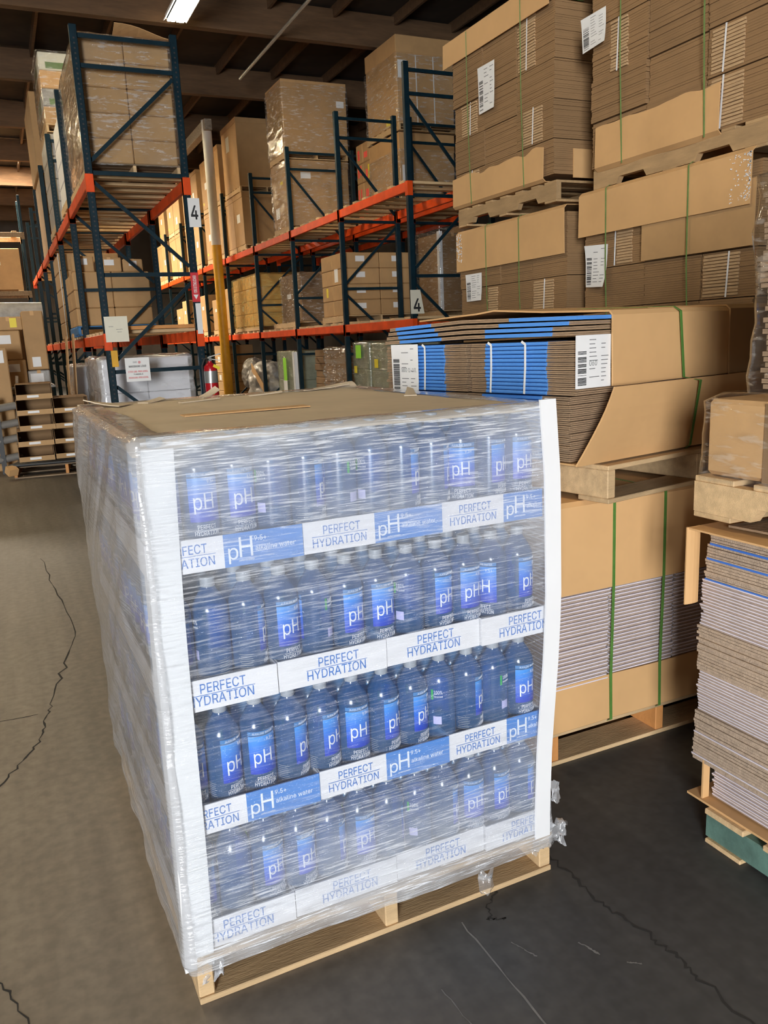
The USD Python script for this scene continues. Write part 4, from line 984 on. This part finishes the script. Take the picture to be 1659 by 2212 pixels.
# ------------------------------------------------------------------ loads on the right rack
DZL, DZU = 1.77 + .039, 3.65 + .039
def rp(x, y, z, label, W=1.2, Dp=1.0, seed=0, mats=('wood', 'wood', 'wood')): return pallet('wooden_pallet', label, (x, y, z), 0, W, Dp, mats, seed=seed, H=.125)
W_ = lambda u, v, w=.10, h=.10, f='l': (f, u, v, w, h, 'paper')
rp(5.62, 16.08, DZU, 'pallet under the lower large carton of the shiny pair on the right rack', 1.3, 1.0, 1)
box('large_carton', 'large wrapped brown carton on the right rack, lower one of the shiny pair', 5.63, 6.95, 16.1, 17.05, DZU + .127, 5.04, 'kraft', lid=.14, stickers=[('f', .22, .72, .16, .10, 'paper'), ('l', .15, .16, .24, .17, 'paper'), ('l', .55, .66, .16, .05, 'sticker_yellow')])
rp(5.62, 16.08, 5.055, 'pallet between the two large cartons of the shiny pair', 1.34, 1.0, 2)
box('large_carton', 'tall wrapped brown carton at the top of the shiny pair on the right rack', 5.63, 6.98, 16.1, 17.08, 5.182, 6.50, 'kraft', lid=.17, stickers=[('f', .84, .66, .12, .09, 'paper')])
film_shell('clear film round the topmost large carton of the shiny pair', 5.61, 7.0, 16.08, 17.1, 5.17, 6.44, 'film_clear', 5, .012, .03, top=False)
film_shell('clear film round the lower large carton of the shiny pair', 5.61, 6.97, 16.08, 17.07, DZU + .11, 5.02, 'film_clear', 6, .012, .03, top=False)
k = 0
for (y0, y1, nm) in ((19.25, 20.02, 'near'), (20.04, 20.75, 'far')):
    rp(5.6, y0 - .02, DZU, f'pallet under the {nm} lower carton of the fourth rack bay', 1.3, .72, 4)
    box('large_carton', f'{nm} lower brown carton in the fourth bay of the right rack', 5.6, 6.9, y0, y1, DZU + .127, 4.98, 'kraft', lid=.12, stickers=[('l', .3, .45, .34, .16, 'paper')] if nm == 'near' else [])
rp(5.6, 19.3, 4.99, 'pallet carrying the top carton of the fourth rack bay', 1.3, 1.42, 5)
box('large_carton', 'big brown carton on top in the fourth bay of the right rack', 5.62, 6.9, 19.4, 20.74, 5.12, 6.62, 'kraft', lid=.12, stickers=[('f', .78, .58, .14, .09, 'paper'), ('l', .3, .6, .2, .22, 'paper_cream')])
for b, (ya, yb) in enumerate(((21.1, 23.1), (23.6, 25.6), (26.1, 28.1), (28.6, 30.6))):
    for j in range(2):
        y0 = ya + j*(yb - ya)/2; y1 = y0 + (yb - ya)/2 - .05
        for lv, (za, zb) in enumerate(((DZU + .127, 4.98), (5.12, 6.4 - .1*((b + j) % 2)))):
            if b == 3 and lv == 1 and j == 1: continue
            rp(5.6, y0, za - .127, f'pallet under the {"lower" if lv == 0 else "upper"} {ORD[j]} carton in the {ORD[b + 4]} bay of the right rack', 1.25, y1 - y0, b)
            box('large_carton', f'pale carton in the {ORD[b + 4]} bay of the right rack, {"lower" if lv == 0 else "upper"} row, {["nearer", "farther"][j]} one', 5.6, 6.8, y0, y1, za, zb, 'kraft', lid=.10, stickers=[W_(.4, .4, .2, .14), ('l', .1, .1, .10, .05, 'sticker_yellow')] if (b + j) % 2 else [W_(.35, .12, .22, .16)])
for b, (ya, yb) in enumerate(((21.1, 23.1), (23.6, 25.6), (26.1, 28.1))):
    for j in range(2):
        y0 = ya + j*(yb - ya)/2; y1 = y0 + (yb - ya)/2 - .05
        rp(5.6, y0, DZL, f'low-level pallet in the {ORD[b + 4]} bay of the right rack, {ORD[j]} from the camera', 1.25, y1 - y0, b + 3)
        box('large_carton', f'shaded low-level carton in the {ORD[b + 4]} bay of the right rack, {ORD[j]} from the camera', 5.62, 6.8, y0, y1, DZL + .127, 2.95 - .2*j, 'kraft', stickers=[('f', .3, .6, .2, .1, 'paper'), ('f', .3, .2, .2, .1, 'paper'), W_(.3, .6, .2, .1)])
# sixteen labelled cartons behind the second frame
rp(5.58, 13.38, DZL, 'pallet under the labelled cartons behind the second rack frame', 1.42, 1.1, 7)
for zi in range(4):
    for xi in range(2):
        for yi in range(2):
            z = DZL + .127 + zi*.265
            box('carton', f'carton of the labelled stack behind the second rack frame, {["lowest", "second", "third", "top"][zi]} layer, {["left", "right"][xi]} {["front", "back"][yi]}', 5.6 + xi*.70, 5.6 + xi*.70 + .69, 13.40 + yi*.53, 13.40 + yi*.53 + .52, z, z + .262, 'kraft', group='labelled cartons on the right rack',
                stickers=[('f', .34, .42, .25, .36, 'paper')] + ([('l', .2, .2, .30, .85, 'paper')] if (zi, xi, yi) == (2, 0, 0) else []) + ([('l', .4, .3, .16, .6, 'sticker_yellow')] if (zi, xi, yi) == (1, 0, 1) else []), seam=False)
# yellowish film-wrapped load
rp(5.58, 18.46, DZL, 'pallet under the yellowish wrapped load on the right rack', 1.35, 2.2, 8)
for zi in range(4):
    for xi in range(2):
        for yi in range(4):
            z = DZL + .127 + zi*.285
            box('carton', f'carton in the yellowish wrapped load, {["lowest", "second", "third", "top"][zi]} layer, {ORD[yi]} row, {["aisle", "inner"][xi]} side', 5.6 + xi*.66, 6.25 + xi*.66, 18.5 + yi*.54, 19.03 + yi*.54, z, z + .28, 'kraft_tan', group='cartons in the yellowish wrapped load', seam=False, stickers=[('l', .3, .3, .25, .4, 'paper')] if (zi, yi) == (1, 2) and xi == 0 else [])
film_mat('film_yellow', (.03, .14), .3, streak=26, long=5, bump=.8, white=(.85, .80, .35), tint=(1, .97, .74))
film_shell('yellowish stretch film round the carton load on the right rack', 5.575, 6.94, 18.47, 20.68, DZL + .1, 3.09, 'film_yellow', 12, .02)
# darker wrapped load in the third bay
rp(5.75, 16.5, DZL, 'pallet under the dim wrapped load of the third rack bay', 1.2, 1.5, 9)
box('large_carton', 'dim brown carton load at the lower level of the third rack bay', 5.95, 6.9, 16.6, 17.9, DZL + .127, 2.95, 'kraft_dark', stickers=[W_(.3, .5, .2, .1)])
film_shell('clear film round the dim load of the third rack bay', 5.93, 6.92, 16.58, 17.92, DZL + .1, 2.93, 'film_clear', 14, .02)
# second row, upper level
rp(6.94, 13.7, DZU, 'pallet under the lower tall wrapped carton behind the first frames', 1.2, 1.35, 10)
box('large_carton', 'lower wrapped brown carton of the tall pair standing behind the right rack', 6.96, 8.08, 13.76, 15.02, DZU + .127, 5.08, 'kraft', lid=.30, stickers=[('f', .04, .35, .10, .22, 'paper')])
rp(6.94, 13.7, 5.10, 'pallet under the upper tall wrapped carton behind the right rack', 1.25, 1.4, 11)
box('large_carton', 'upper wrapped brown carton of the tall pair, the highest load by the ceiling', 6.96, 8.10, 13.76, 15.05, 5.23, 6.66, 'kraft', lid=.28, stickers=[('f', .02, .52, .16, .20, 'paper'), ('l', .62, .02, .25, .08, 'sticker_yellow')])
film_shell('clear crinkled film round the upper carton of the tall pair', 6.94, 8.12, 13.74, 15.07, 5.22, 6.36, 'film_clear', 15, .03, .03, top=False)
film_shell('clear crinkled film round the lower carton of the tall pair', 6.94, 8.10, 13.74, 15.04, DZU + .1, 4.80, 'film_clear', 16, .03, .03, top=False)
green_strap([(7.33, 13.74, 6.35), (7.33, 13.72, 5.23)], 'pale strap on the tall pair, left one', .02, (1, 0, 0), 'strap_white', None, 'strap')
green_strap([(7.68, 13.74, 6.35), (7.68, 13.72, 5.23)], 'pale strap on the tall pair, right one', .02, (1, 0, 0), 'strap_white', None, 'strap')
rp(6.96, 15.08, DZU, 'pallet under the cartons with pink stickers', .95, .66, 12)
PK = {(0, 0): [('l', .1, .3, .4, .3)], (0, 1): [('l', .2, .1, .2, .5), ('l', .55, .1, .2, .5)], (1, 0): [('l', .3, .2, .4, .4)], (1, 1): [('l', .1, .2, .2, .5), ('l', .5, .2, .2, .5)], (2, 0): [('l', .4, .1, .25, .5)], (2, 1): [('l', .2, .3, .2, .5), ('l', .55, .4, .2, .5)], (3, 0): [('l', .2, .2, .5, .3)], (3, 1): [('l', .25, .2, .3, .5)]}
for zi in range(4):
    for yi in range(2):
        box('carton', f'brown carton with bright pink stickers, {["lowest", "second", "third", "top"][zi]} layer, {["near", "far"][yi]} column', 6.98, 7.9, 15.10 + yi*.315, 15.41 + yi*.315, DZU + .127 + zi*.36, DZU + .127 + zi*.36 + .355, 'kraft', group='cartons with pink stickers', seam=False,
            stickers=[(a, b, c, d, e, 'sticker_pink') for a, b, c, d, e in PK[(zi, yi)]] + ([('l', .75, .1, .2, .7, 'sticker_yellow')] if zi == 2 and yi == 0 else []))
# second row, lower level
rp(6.92, 12.3, DZL, 'pallet under the brown carton with white corner boards', 1.2, .9, 13)
box('large_carton', 'wrapped brown carton with white corner boards behind the first rack frame', 6.94, 7.46, 12.38, 13.15, DZL + .127, 3.2, 'kraft_dark')
box('large_carton', 'wrapped brown carton with yellow stickers to the right of the white corner board', 7.50, 8.3, 12.38, 13.15, DZL + .127, 3.35, 'kraft_dark', stickers=[('f', .04, .83, .16, .06, 'sticker_yellow'), ('f', .04, .74, .15, .05, 'sticker_yellow')])
solo('corner_board', MB().box(6.925, 12.355, DZL + .13, 6.985, 12.365, 3.22).box(6.920, 12.355, DZL + .13, 6.93, 12.43, 3.22), 'board_white', 'white corner board on the wrapped carton behind the first rack frame', 'corner board')
film_shell('clear film round the cartons with the white corner board', 6.91, 8.33, 12.34, 13.18, DZL + .1, 3.3, 'film_brown', 17, .02, .03, top=False)
# floor level under the right rack
def wrapped_stack(label, x0, x1, y0, y1, z1, n, mat='kraft', film='film_clear', seed=0, amp=.02, nm='carton', what=''):
    rp(x0, y0, 0, f'pallet under the {what}', x1 - x0, y1 - y0, seed)
    for i in range(n):
        za = .128 + (z1 - .128)*i/n; zb = .128 + (z1 - .128)*(i+1)/n - .004
        box(nm, f'carton layer of the {what}, {ORD[i]} from the floor', x0 + .02, x1 - .02, y0 + .02, y1 - .02, za, zb, mat, group=f'layers of the {what}', seam=False)
    film_shell(label, x0, x1, y0, y1, .10, z1, film, seed, amp)
film_mat('film_green', (.10, .35), .3, streak=22, long=5, bump=1.0, white=(.50, .53, .40), tint=(.9, .95, .85))
wrapped_stack('greenish stretch film round the near crate under the right rack', 5.60, 6.5, 11.65, 12.42, 1.44, 3, 'bag_grey', 'film_green', 31, what='near greenish crate under the first rack bay')
wrapped_stack('greenish stretch film round the far crate under the right rack', 5.60, 6.5, 12.50, 13.15, 1.46, 3, 'bag_grey', 'film_green', 32, what='far greenish crate under the first rack bay')
for (y, z, w, h, mt, lab) in ((12.95, 1.20, .22, .22, 'sticker_green', 'green sticker high on the far greenish crate'), (13.05, .95, .12, .12, 'sticker_yellow', 'yellow sticker on the far edge of the far greenish crate'), (12.2, 1.05, .14, .14, 'sticker_yellow', 'yellow sticker on the near greenish crate')):
    solo('sticker', MB().box(5.56, y - w, z, 5.563, y, z + h), mt, lab, 'sticker')
wrapped_stack('crumpled shiny film round the dark carton under the second rack bay', 5.65, 6.5, 13.55, 14.7, 1.36, 2, 'kraft_dark', 'film_clear', 33, .07, what='dark carton load with crumpled shiny film')
rp(5.8, 14.2, 0, 'pallet under the dark flat cardboard pile below the second rack bay', 1.0, 1.5, 6)
for i in range(9):
    box('flat_carton', f'dark flat carton in the pile below the rack, {ORD[i]} from the floor', 5.82 + .01*(i % 3), 6.8, 14.75, 15.7 - .01*(i % 2), .128 + i*.135, .128 + i*.135 + .131, 'kraft_dark', group='dark flat cartons below the right rack', seam=False)
wrapped_stack('milky film round the tall crate with a white corner board under the third bay', 5.60, 6.4, 16.25, 17.45, 1.33, 2, 'bag_grey', 'film_green', 34, .012, what='tall milky crate under the third rack bay')
solo('corner_board', MB().box(5.565, 16.215, .13, 5.64, 16.222, 1.32).box(5.560, 16.215, .13, 5.567, 16.32, 1.32), 'board_white', 'white corner board on the tall milky crate under the right rack', 'corner board')
solo('sticker', MB().box(5.56, 16.75, .72, 5.563, 16.95, 1.2), 'sticker_green', 'tall green sticker on the milky crate under the right rack', 'sticker')
solo('sticker', MB().box(5.557, 16.74, .45, 5.56, 16.98, .72), 'paper', 'white sheet below the green sticker on the milky crate', 'sticker')
def blob(name, label, c, s, mat, seed, cat='bag'):
    m = trimesh.creation.icosphere(4, 1.0); v = np.array(m.vertices)
    v = v*(.72 + .5*meshkit.fbm(v*2.6 + seed, 4, seed))[:, None]*np.array(s); v[:, 2] = np.maximum(v[:, 2], -s[2]*.8)
    v[:, 2] -= v[:, 2].min()
    return solo(name, MB().add(v + np.array(c), m.faces), mat, label, cat, True)
blob('plastic_bag', 'heap of grey crumpled plastic bags under the right rack, left of the milky crate', (5.95, 19.3, 0), (.5, .75, .62), 'bag_grey', 2)
blob('plastic_bag', 'whitish knotted plastic bag on top of the bag heap under the rack', (5.8, 19.9, .45), (.35, .4, .42), 'bag_grey', 5)
solo('cardboard_flap', MB().bar((5.5, 19.2, .98), (5.55, 18.5, .50), .25, .01, up=(1, 0, .2)), 'kraft_tan', 'tan cardboard strip slanting in front of the bag heap', 'cardboard')
for i in range(6):
    box('carton', f'brown carton of the low column behind the yellow pillar, {ORD[i]} from the floor', 5.60, 6.4, 22.05, 23.2, .02 + i*.25, .02 + i*.25 + .244, 'kraft', group='carton column behind the yellow pillar', seam=False, stickers=[W_(.3, .2, .2, .6)] if i in (2, 4) else [])
for i, (x, y, w, h) in enumerate(((6.95, 11.6, .8, 1.1), (7.0, 13.9, .9, 1.2), (6.95, 16.4, 1.0, 1.0), (7.0, 18.7, 1.0, 1.25))):
    box('carton', f'dark carton on the floor of the second rack row, {ORD[i]} from the camera', x, x + w, y, y + 1.3, 0, h, 'kraft_dark', stickers=[('l', .2, .6, .15, .12, 'paper')])

# ------------------------------------------------------------------ loads on the left rack
UZ, LZ = 3.45 + .039, 1.71 + .039
for j in range(2): rp(1.20, 10.20 + j*1.15, UZ, f'{["near", "far"][j]} pallet under the tall wrapped load on the left rack', 1.05, 1.1, 20 + j, ('wood_dark', 'wood', 'wood_dark'))
for zi in range(5):
    for yi in range(3):
        for xi in range(2):
            z = UZ + .127 + zi*.268
            box('carton', f'brown carton of the tall wrapped load, {ORD[zi]} layer, {ORD[yi]} row, {["left", "right"][xi]}', 1.23 + xi*.505, 1.23 + xi*.505 + .50, 10.22 + yi*.72, 10.92 + yi*.72, z, z + .265, 'kraft', group='cartons of the tall wrapped load', seam=False)
film_shell('shiny stretch film round the tall carton load on top of the left rack', 1.21, 2.255, 10.20, 12.36, UZ + .10, UZ + .127 + 1.34, 'film_clear', 41, .018, .04)
sh = np.array([[(1.66 + .62*a, 10.2 + .5*b, UZ + 1.50 + .10*(1-a)*(1-b)**2 + .02*math.sin(5*a)) for b in np.linspace(0, 1, 6)] for a in np.linspace(0, 1, 8)])
solo('cardboard_sheet', MB().sheet(sh, .006), 'kraft_tan', 'loose pale sheet lying on the tall wrapped load of the left rack', 'cardboard')
LL_ = [('white_bale', 'white wrapped column of parcels on the second bay of the left rack', 12.6, 13.7, 3.62, 4.72, 'paper', 4), ('white_bale', 'grey-white wrapped column of parcels deeper in the left rack', 14.95, 16.4, 3.62, 5.0, 'bag_grey', 4)]
for nm, lab, y0, y1, z0, z1, mt, n in LL_:
    rp(1.16, y0, UZ, 'pallet under the ' + lab, 1.05, y1 - y0, 25)
    t = thing(nm, lab, 'wrapped load', (1.18, y0, z0))
    for i in range(n): put('parcel', MB().box(0, 0, (z1-z0)*i/n, 1.0, y1 - y0, (z1-z0)*(i+1)/n - .006, .012), mt if i not in (1, 2) or mt != 'paper' else 'tray_white', t)
rp(1.2, 14.95, 5.02, 'pallet under the printed green and brown boxes high on the left rack', 1.05, 1.4, 26)
for i in range(4):
    box('printed_box', f'printed wrapped box high on the left rack, {ORD[i]} from the bottom', 1.2, 2.2, 15.0, 16.2, 5.15 + i*.27, 5.15 + i*.27 + .266, ['kraft', 'bag_grey', 'kraft_tan', 'paper_cream'][i], group='printed boxes high on the left rack', stickers=[('l', .1, .2, .5, .6, 'print_green'), ('f', .1, .1, .5, .35, 'print_green'), ('f', .65, .5, .3, .4, 'print_orange')] if i in (1, 3) else [], seam=False)
film_shell('clear film round the printed boxes high on the left rack', 1.18, 2.22, 14.98, 16.22, 5.14, 6.24, 'film_clear', 43, .015)
box('large_carton', 'tall plain brown carton, lower one at the third bay of the left rack', 1.19, 2.2, 17.45, 19.5, UZ, 4.9, 'kraft')
box('large_carton', 'tall plain brown carton, upper one at the third bay of the left rack', 1.15, 2.2, 17.45, 19.5, 4.92, 6.3, 'kraft')
# lower level, second bay: blue pallet with brown cartons
pallet('blue_pallet', 'blue painted pallet under the brown cartons on the left rack', (1.10, 12.55, LZ), 0, 1.10, 1.4, ('wood_blue', 'wood_blue', 'wood_blue'), seed=27, H=.13)
for zi in range(3):
    for xi in range(2):
        for yi in range(2):
            z = LZ + .132 + zi*.25
            box('carton', f'long brown carton on the blue pallet, {["bottom", "middle", "upper"][zi]} layer, {["left", "right"][xi]} {["front", "back"][yi]}', 1.11 + xi*.53, 1.11 + xi*.53 + .525, 12.58 + yi*.66, 13.22 + yi*.66, z, z + .247, 'kraft', group='cartons on the blue pallet', seam=False)
for xi, (x0, x1) in enumerate(((1.13, 1.42), (1.46, 1.80), (1.82, 2.10))):
    box('carton', f'small brown carton with white label on the blue-pallet load, {["left", "middle", "right"][xi]}', x0, x1, 12.62, 13.0, LZ + .884, LZ + 1.10 - .02*xi, 'kraft', stickers=[('f', .3, .45, .4, .4, 'paper')], group='small cartons on top of the blue-pallet load')
solo('timber', MB().box(1.24, 10.16, LZ + .002, 2.24, 10.30, LZ + .045, .004), 'wood_orange', 'orange-brown timber lying across the low beams of the end bay', 'timber')
for i in range(5):
    box('carton', f'pale carton of the strip-edged column on the left rack, {ORD[i]} from the bottom', 1.14, 2.1, 15.0, 16.4, LZ + .002 + i*.28, LZ + .278 + i*.28, 'kraft', group='pale carton column on the left rack', seam=False)
solo('corner_board', MB().box(1.13, 15.0, LZ, 1.135, 15.12, LZ + 1.4), 'board_white', 'white strip down the pale carton column on the left rack', 'corner board')
# floor level: shiny white wrapped loads
def white_load(what, label, x0, x1, y0, y1, z1, seed, amp=.03):
    rp(x0, y0, 0, f'pallet under the {what}', x1 - x0, y1 - y0, seed)
    for i in range(3):
        for j in range(2):
            za = .13 + (z1 - .13)*i/3; xa = x0 + .03 + j*(x1 - x0 - .06)/2
            box('carton', f'pale carton in the {what}, {ORD[i]} layer, {["left", "right"][j]}', xa, xa + (x1-x0-.06)/2 - .008, y0 + .03, y1 - .03, za, za + (z1-.13)/3 - .006, 'parcel_white' if (i*3 + j) % 5 else 'bag_grey', group=f'pale cartons of the {what}', seam=False)
    film_shell(label, x0, x1, y0, y1, .10, z1, 'film_white', seed, amp)
white_load('shiny white load under the end bay', 'shiny milky film round the low white load under the end bay', 1.12, 2.26, 10.62, 12.2, 1.42, 51)
white_load('low white load behind the bins', 'shiny milky film round the low white load behind the cardboard bins', .98, 1.9, 12.75, 14.0, 1.32, 52)

# ------------------------------------------------------------------ left aisle: cardboard bins on a pallet, cartons, panels, pipes
pallet('wooden_pallet', 'dark wooden pallet on the floor under the cardboard bins', (.0, 11.02, 0), -.10, 1.25, 1.1, ('wood_dark', 'wood_orange', 'wood_dark'), seed=31, H=.15)
for i in range(5):
    solo('steel_rod', MB().tube([(-.05 + .02*i, 10.98 + .045*i, .172), (1.05, 10.90 + .05*i, .172)], .019, 8), 'steel_dark', f'dark steel rod lying on the bin pallet, {ORD[i]} from the front', 'rod', True, group='dark rods on the bin pallet')
def bin_proto():
    t = thing('open_front_bin', 'x', 'bin', (0, 0, 0)); w, d, h, c = .42, .60, .185, .006
    put('base', MB().box(0, 0, 0, w, d, c), 'kraft_dark', t)
    for x in (0, w - c): put('side', MB().prism([(0, 0), (0, h*.45), (.10, h), (d, h), (d, 0)], 0, x, x + c), 'kraft_dark', t)
    put('back', MB().box(0, d - c, 0, w, d, h), 'kraft_dark', t)
    put('front_lip', MB().box(0, -.004, 0, w, c, h*.34), 'kraft', t)
    put('top_panel', MB().box(0, .05, h, w, d, h + c), 'kraft_dark', t)
    put('label', MB().box(w*.3, -.007, h*.12, w*.62, -.004, h*.28), 'paper', t)
    return t
bp = bin_proto(); ub = False; rb = random.Random(4)
for pile, (x, y, n) in enumerate(((.09, 11.10, 5), (.50, 11.12, 4))):
    for i in range(n):
        loc = (x + rb.uniform(-.015, .02) + .016*i, y + rb.uniform(-.02, .02), .193 + i*.194); rz = rb.uniform(-.05, .02)
        lab = f'open-fronted cardboard bin in the {["left", "right"][pile]} pile on the dark pallet, {ORD[i]} from the bottom'
        if not ub: ub = True; move(bp, loc, rz); props(bp, lab, 'bin', 'open-fronted cardboard bins')
        else: dup(bp, loc, rz, lab, 'open-fronted cardboard bins')
solo('cardboard_piece', MB().obox((-.02, 10.93, .12), (.12, .10, .09), rot(rz=.5, rx=.5)), 'kraft_tan', 'small tan block leaning at the left end of the bin pallet', 'cardboard')
# tall open cardboard panels
pn = np.array([[(.80 + .10*a, 12.1 + .35*b, .1 + 1.62*a2 + .02*math.sin(4*b)) for b in np.linspace(0, 1, 5)] for a, a2 in zip(np.linspace(0, 1, 6), np.linspace(0, 1, 6))])
solo('leaning_cardboard', MB().sheet(pn, .012), 'kraft', 'tall brown cardboard panel leaning behind the bins, left one', 'cardboard')
pn2 = pn + np.array([.10, .10, .04])
solo('leaning_cardboard', MB().sheet(pn2, .012), 'kraft', 'tall brown cardboard panel leaning behind the bins, right one', 'cardboard')
# steel trolley with cartons
tr = thing('trolley', 'steel trolley behind the bins carrying labelled cartons', 'trolley', (-.55, 12.75, 0))
for x in (0, 1.2):
    for y in (0, .75): put('leg', MB().box(x - .02, y - .02, .05, x + .02, y + .02, 1.08), 'steel_dark', tr); put('wheel', MB().tube([(x - .02, y, .05), (x + .02, y, .05)], .05, 10), 'rubber', tr)
put('shelf', MB().box(-.04, -.04, 1.04, 1.26, .8, 1.075, .004), 'steel_grey', tr); put('shelf', MB().box(-.04, -.04, .35, 1.26, .8, .385, .004), 'steel_grey', tr)
for lab, x0, x1, y0, y1, z0, z1, mt, st in (
    ('brown carton with label at the lower left of the trolley', -.2, .36, 12.8, 13.4, 1.08, 1.45, 'kraft', [('f', .45, .55, .4, .3, 'paper')]),
    ('brown carton with label in the middle of the trolley stack', -.3, .33, 12.8, 13.4, 1.455, 1.86, 'kraft', [('f', .45, .55, .35, .3, 'paper')]),
    ('small brown carton on the trolley stack beside the upright one', .02, .38, 12.8, 13.2, 1.865, 2.05, 'kraft', [('f', .55, .2, .25, .7, 'sticker_yellow')]),
    ('tall upright brown carton with a low label on the trolley', .38, .66, 12.78, 13.2, 1.30, 2.12, 'kraft', [('f', .25, .05, .4, .17, 'paper')]),
    ('crinkled wrapped carton under the tall upright one', .37, .66, 12.8, 13.2, 1.08, 1.29, 'bag_grey', [('f', .1, .1, .6, .7, 'paper')]),
    ('pale grey carton on the low shelf of the trolley', .05, .55, 12.78, 13.3, .39, .95, 'bag_grey', [])):
    box('carton', lab, x0, x1, y0, y1, z0, z1, mt, stickers=st)
box('large_carton', 'tall orange-brown carton at the left edge of the photo, before the trolley', -.55, .12, 11.9, 12.4, 0, 1.62, 'kraft', stickers=[('f', .78, .88, .15, .10, 'paper')])
rv = MB().tube([(-1.2, 13.9, 2.12), (.72, 13.9, 2.08)], .22, 16)
solo('plastic_roll', rv, 'bag_grey', 'thick roll of greyish plastic sheet above the trolley cartons', 'roll', True)
box('large_carton', 'grey-brown carton block holding up the plastic roll', -1.0, .70, 13.6, 14.2, 0, 1.90, 'kraft_dark')
solo('wooden_post', MB().bar((.10, 11.75, .35), (.20, 11.85, 1.25), .035, .035), 'wood_dark', 'dark thin stick leaning between the tall carton and the bins', 'stick')
for i, (z, dz) in enumerate(((.86, .05), (.62, .12), (.42, .12), (.20, .05))):
    solo('steel_pipe', MB().tube([(-2.4, 11.0, z - .25), (.13, 11.7, z + dz*.3)], .05, 12), 'steel_grey', f'shiny steel pipe at the left edge of the photo, {ORD[i]} from the top', 'pipe', True, group='steel pipes at the left edge')
pr = thing('pipe_rack', 'low dark stand holding the steel pipes at the left edge', 'stand', (-1.2, 11.30, 0))
for x in (-.5, .5, 1.1): put('upright', MB().box(x - .03, .0 + x*.26, 0, x + .03, .06 + x*.26, .98), 'steel_dark', pr)
# dark far rack contents
rg = np.random.default_rng(71)
for i in range(4):
    for lv, z in enumerate((0.0, 1.74, 3.34)):
        h = rg.uniform(.9, 1.35)
        box('large_carton', f'dim brown carton on the far cross rack, {["floor", "middle", "upper"][lv]} level, {ORD[i]} from the right', .95 - i*1.2 - 1.05, .95 - i*1.2, 26.05, 27.0, z + .001, z + h, 'kraft', stickers=[('f', rg.uniform(.2, .7), rg.uniform(.3, .8), .2, .08, ['sticker_yellow', 'paper', 'paper_cream'][(i + lv) % 3])])
#@@END
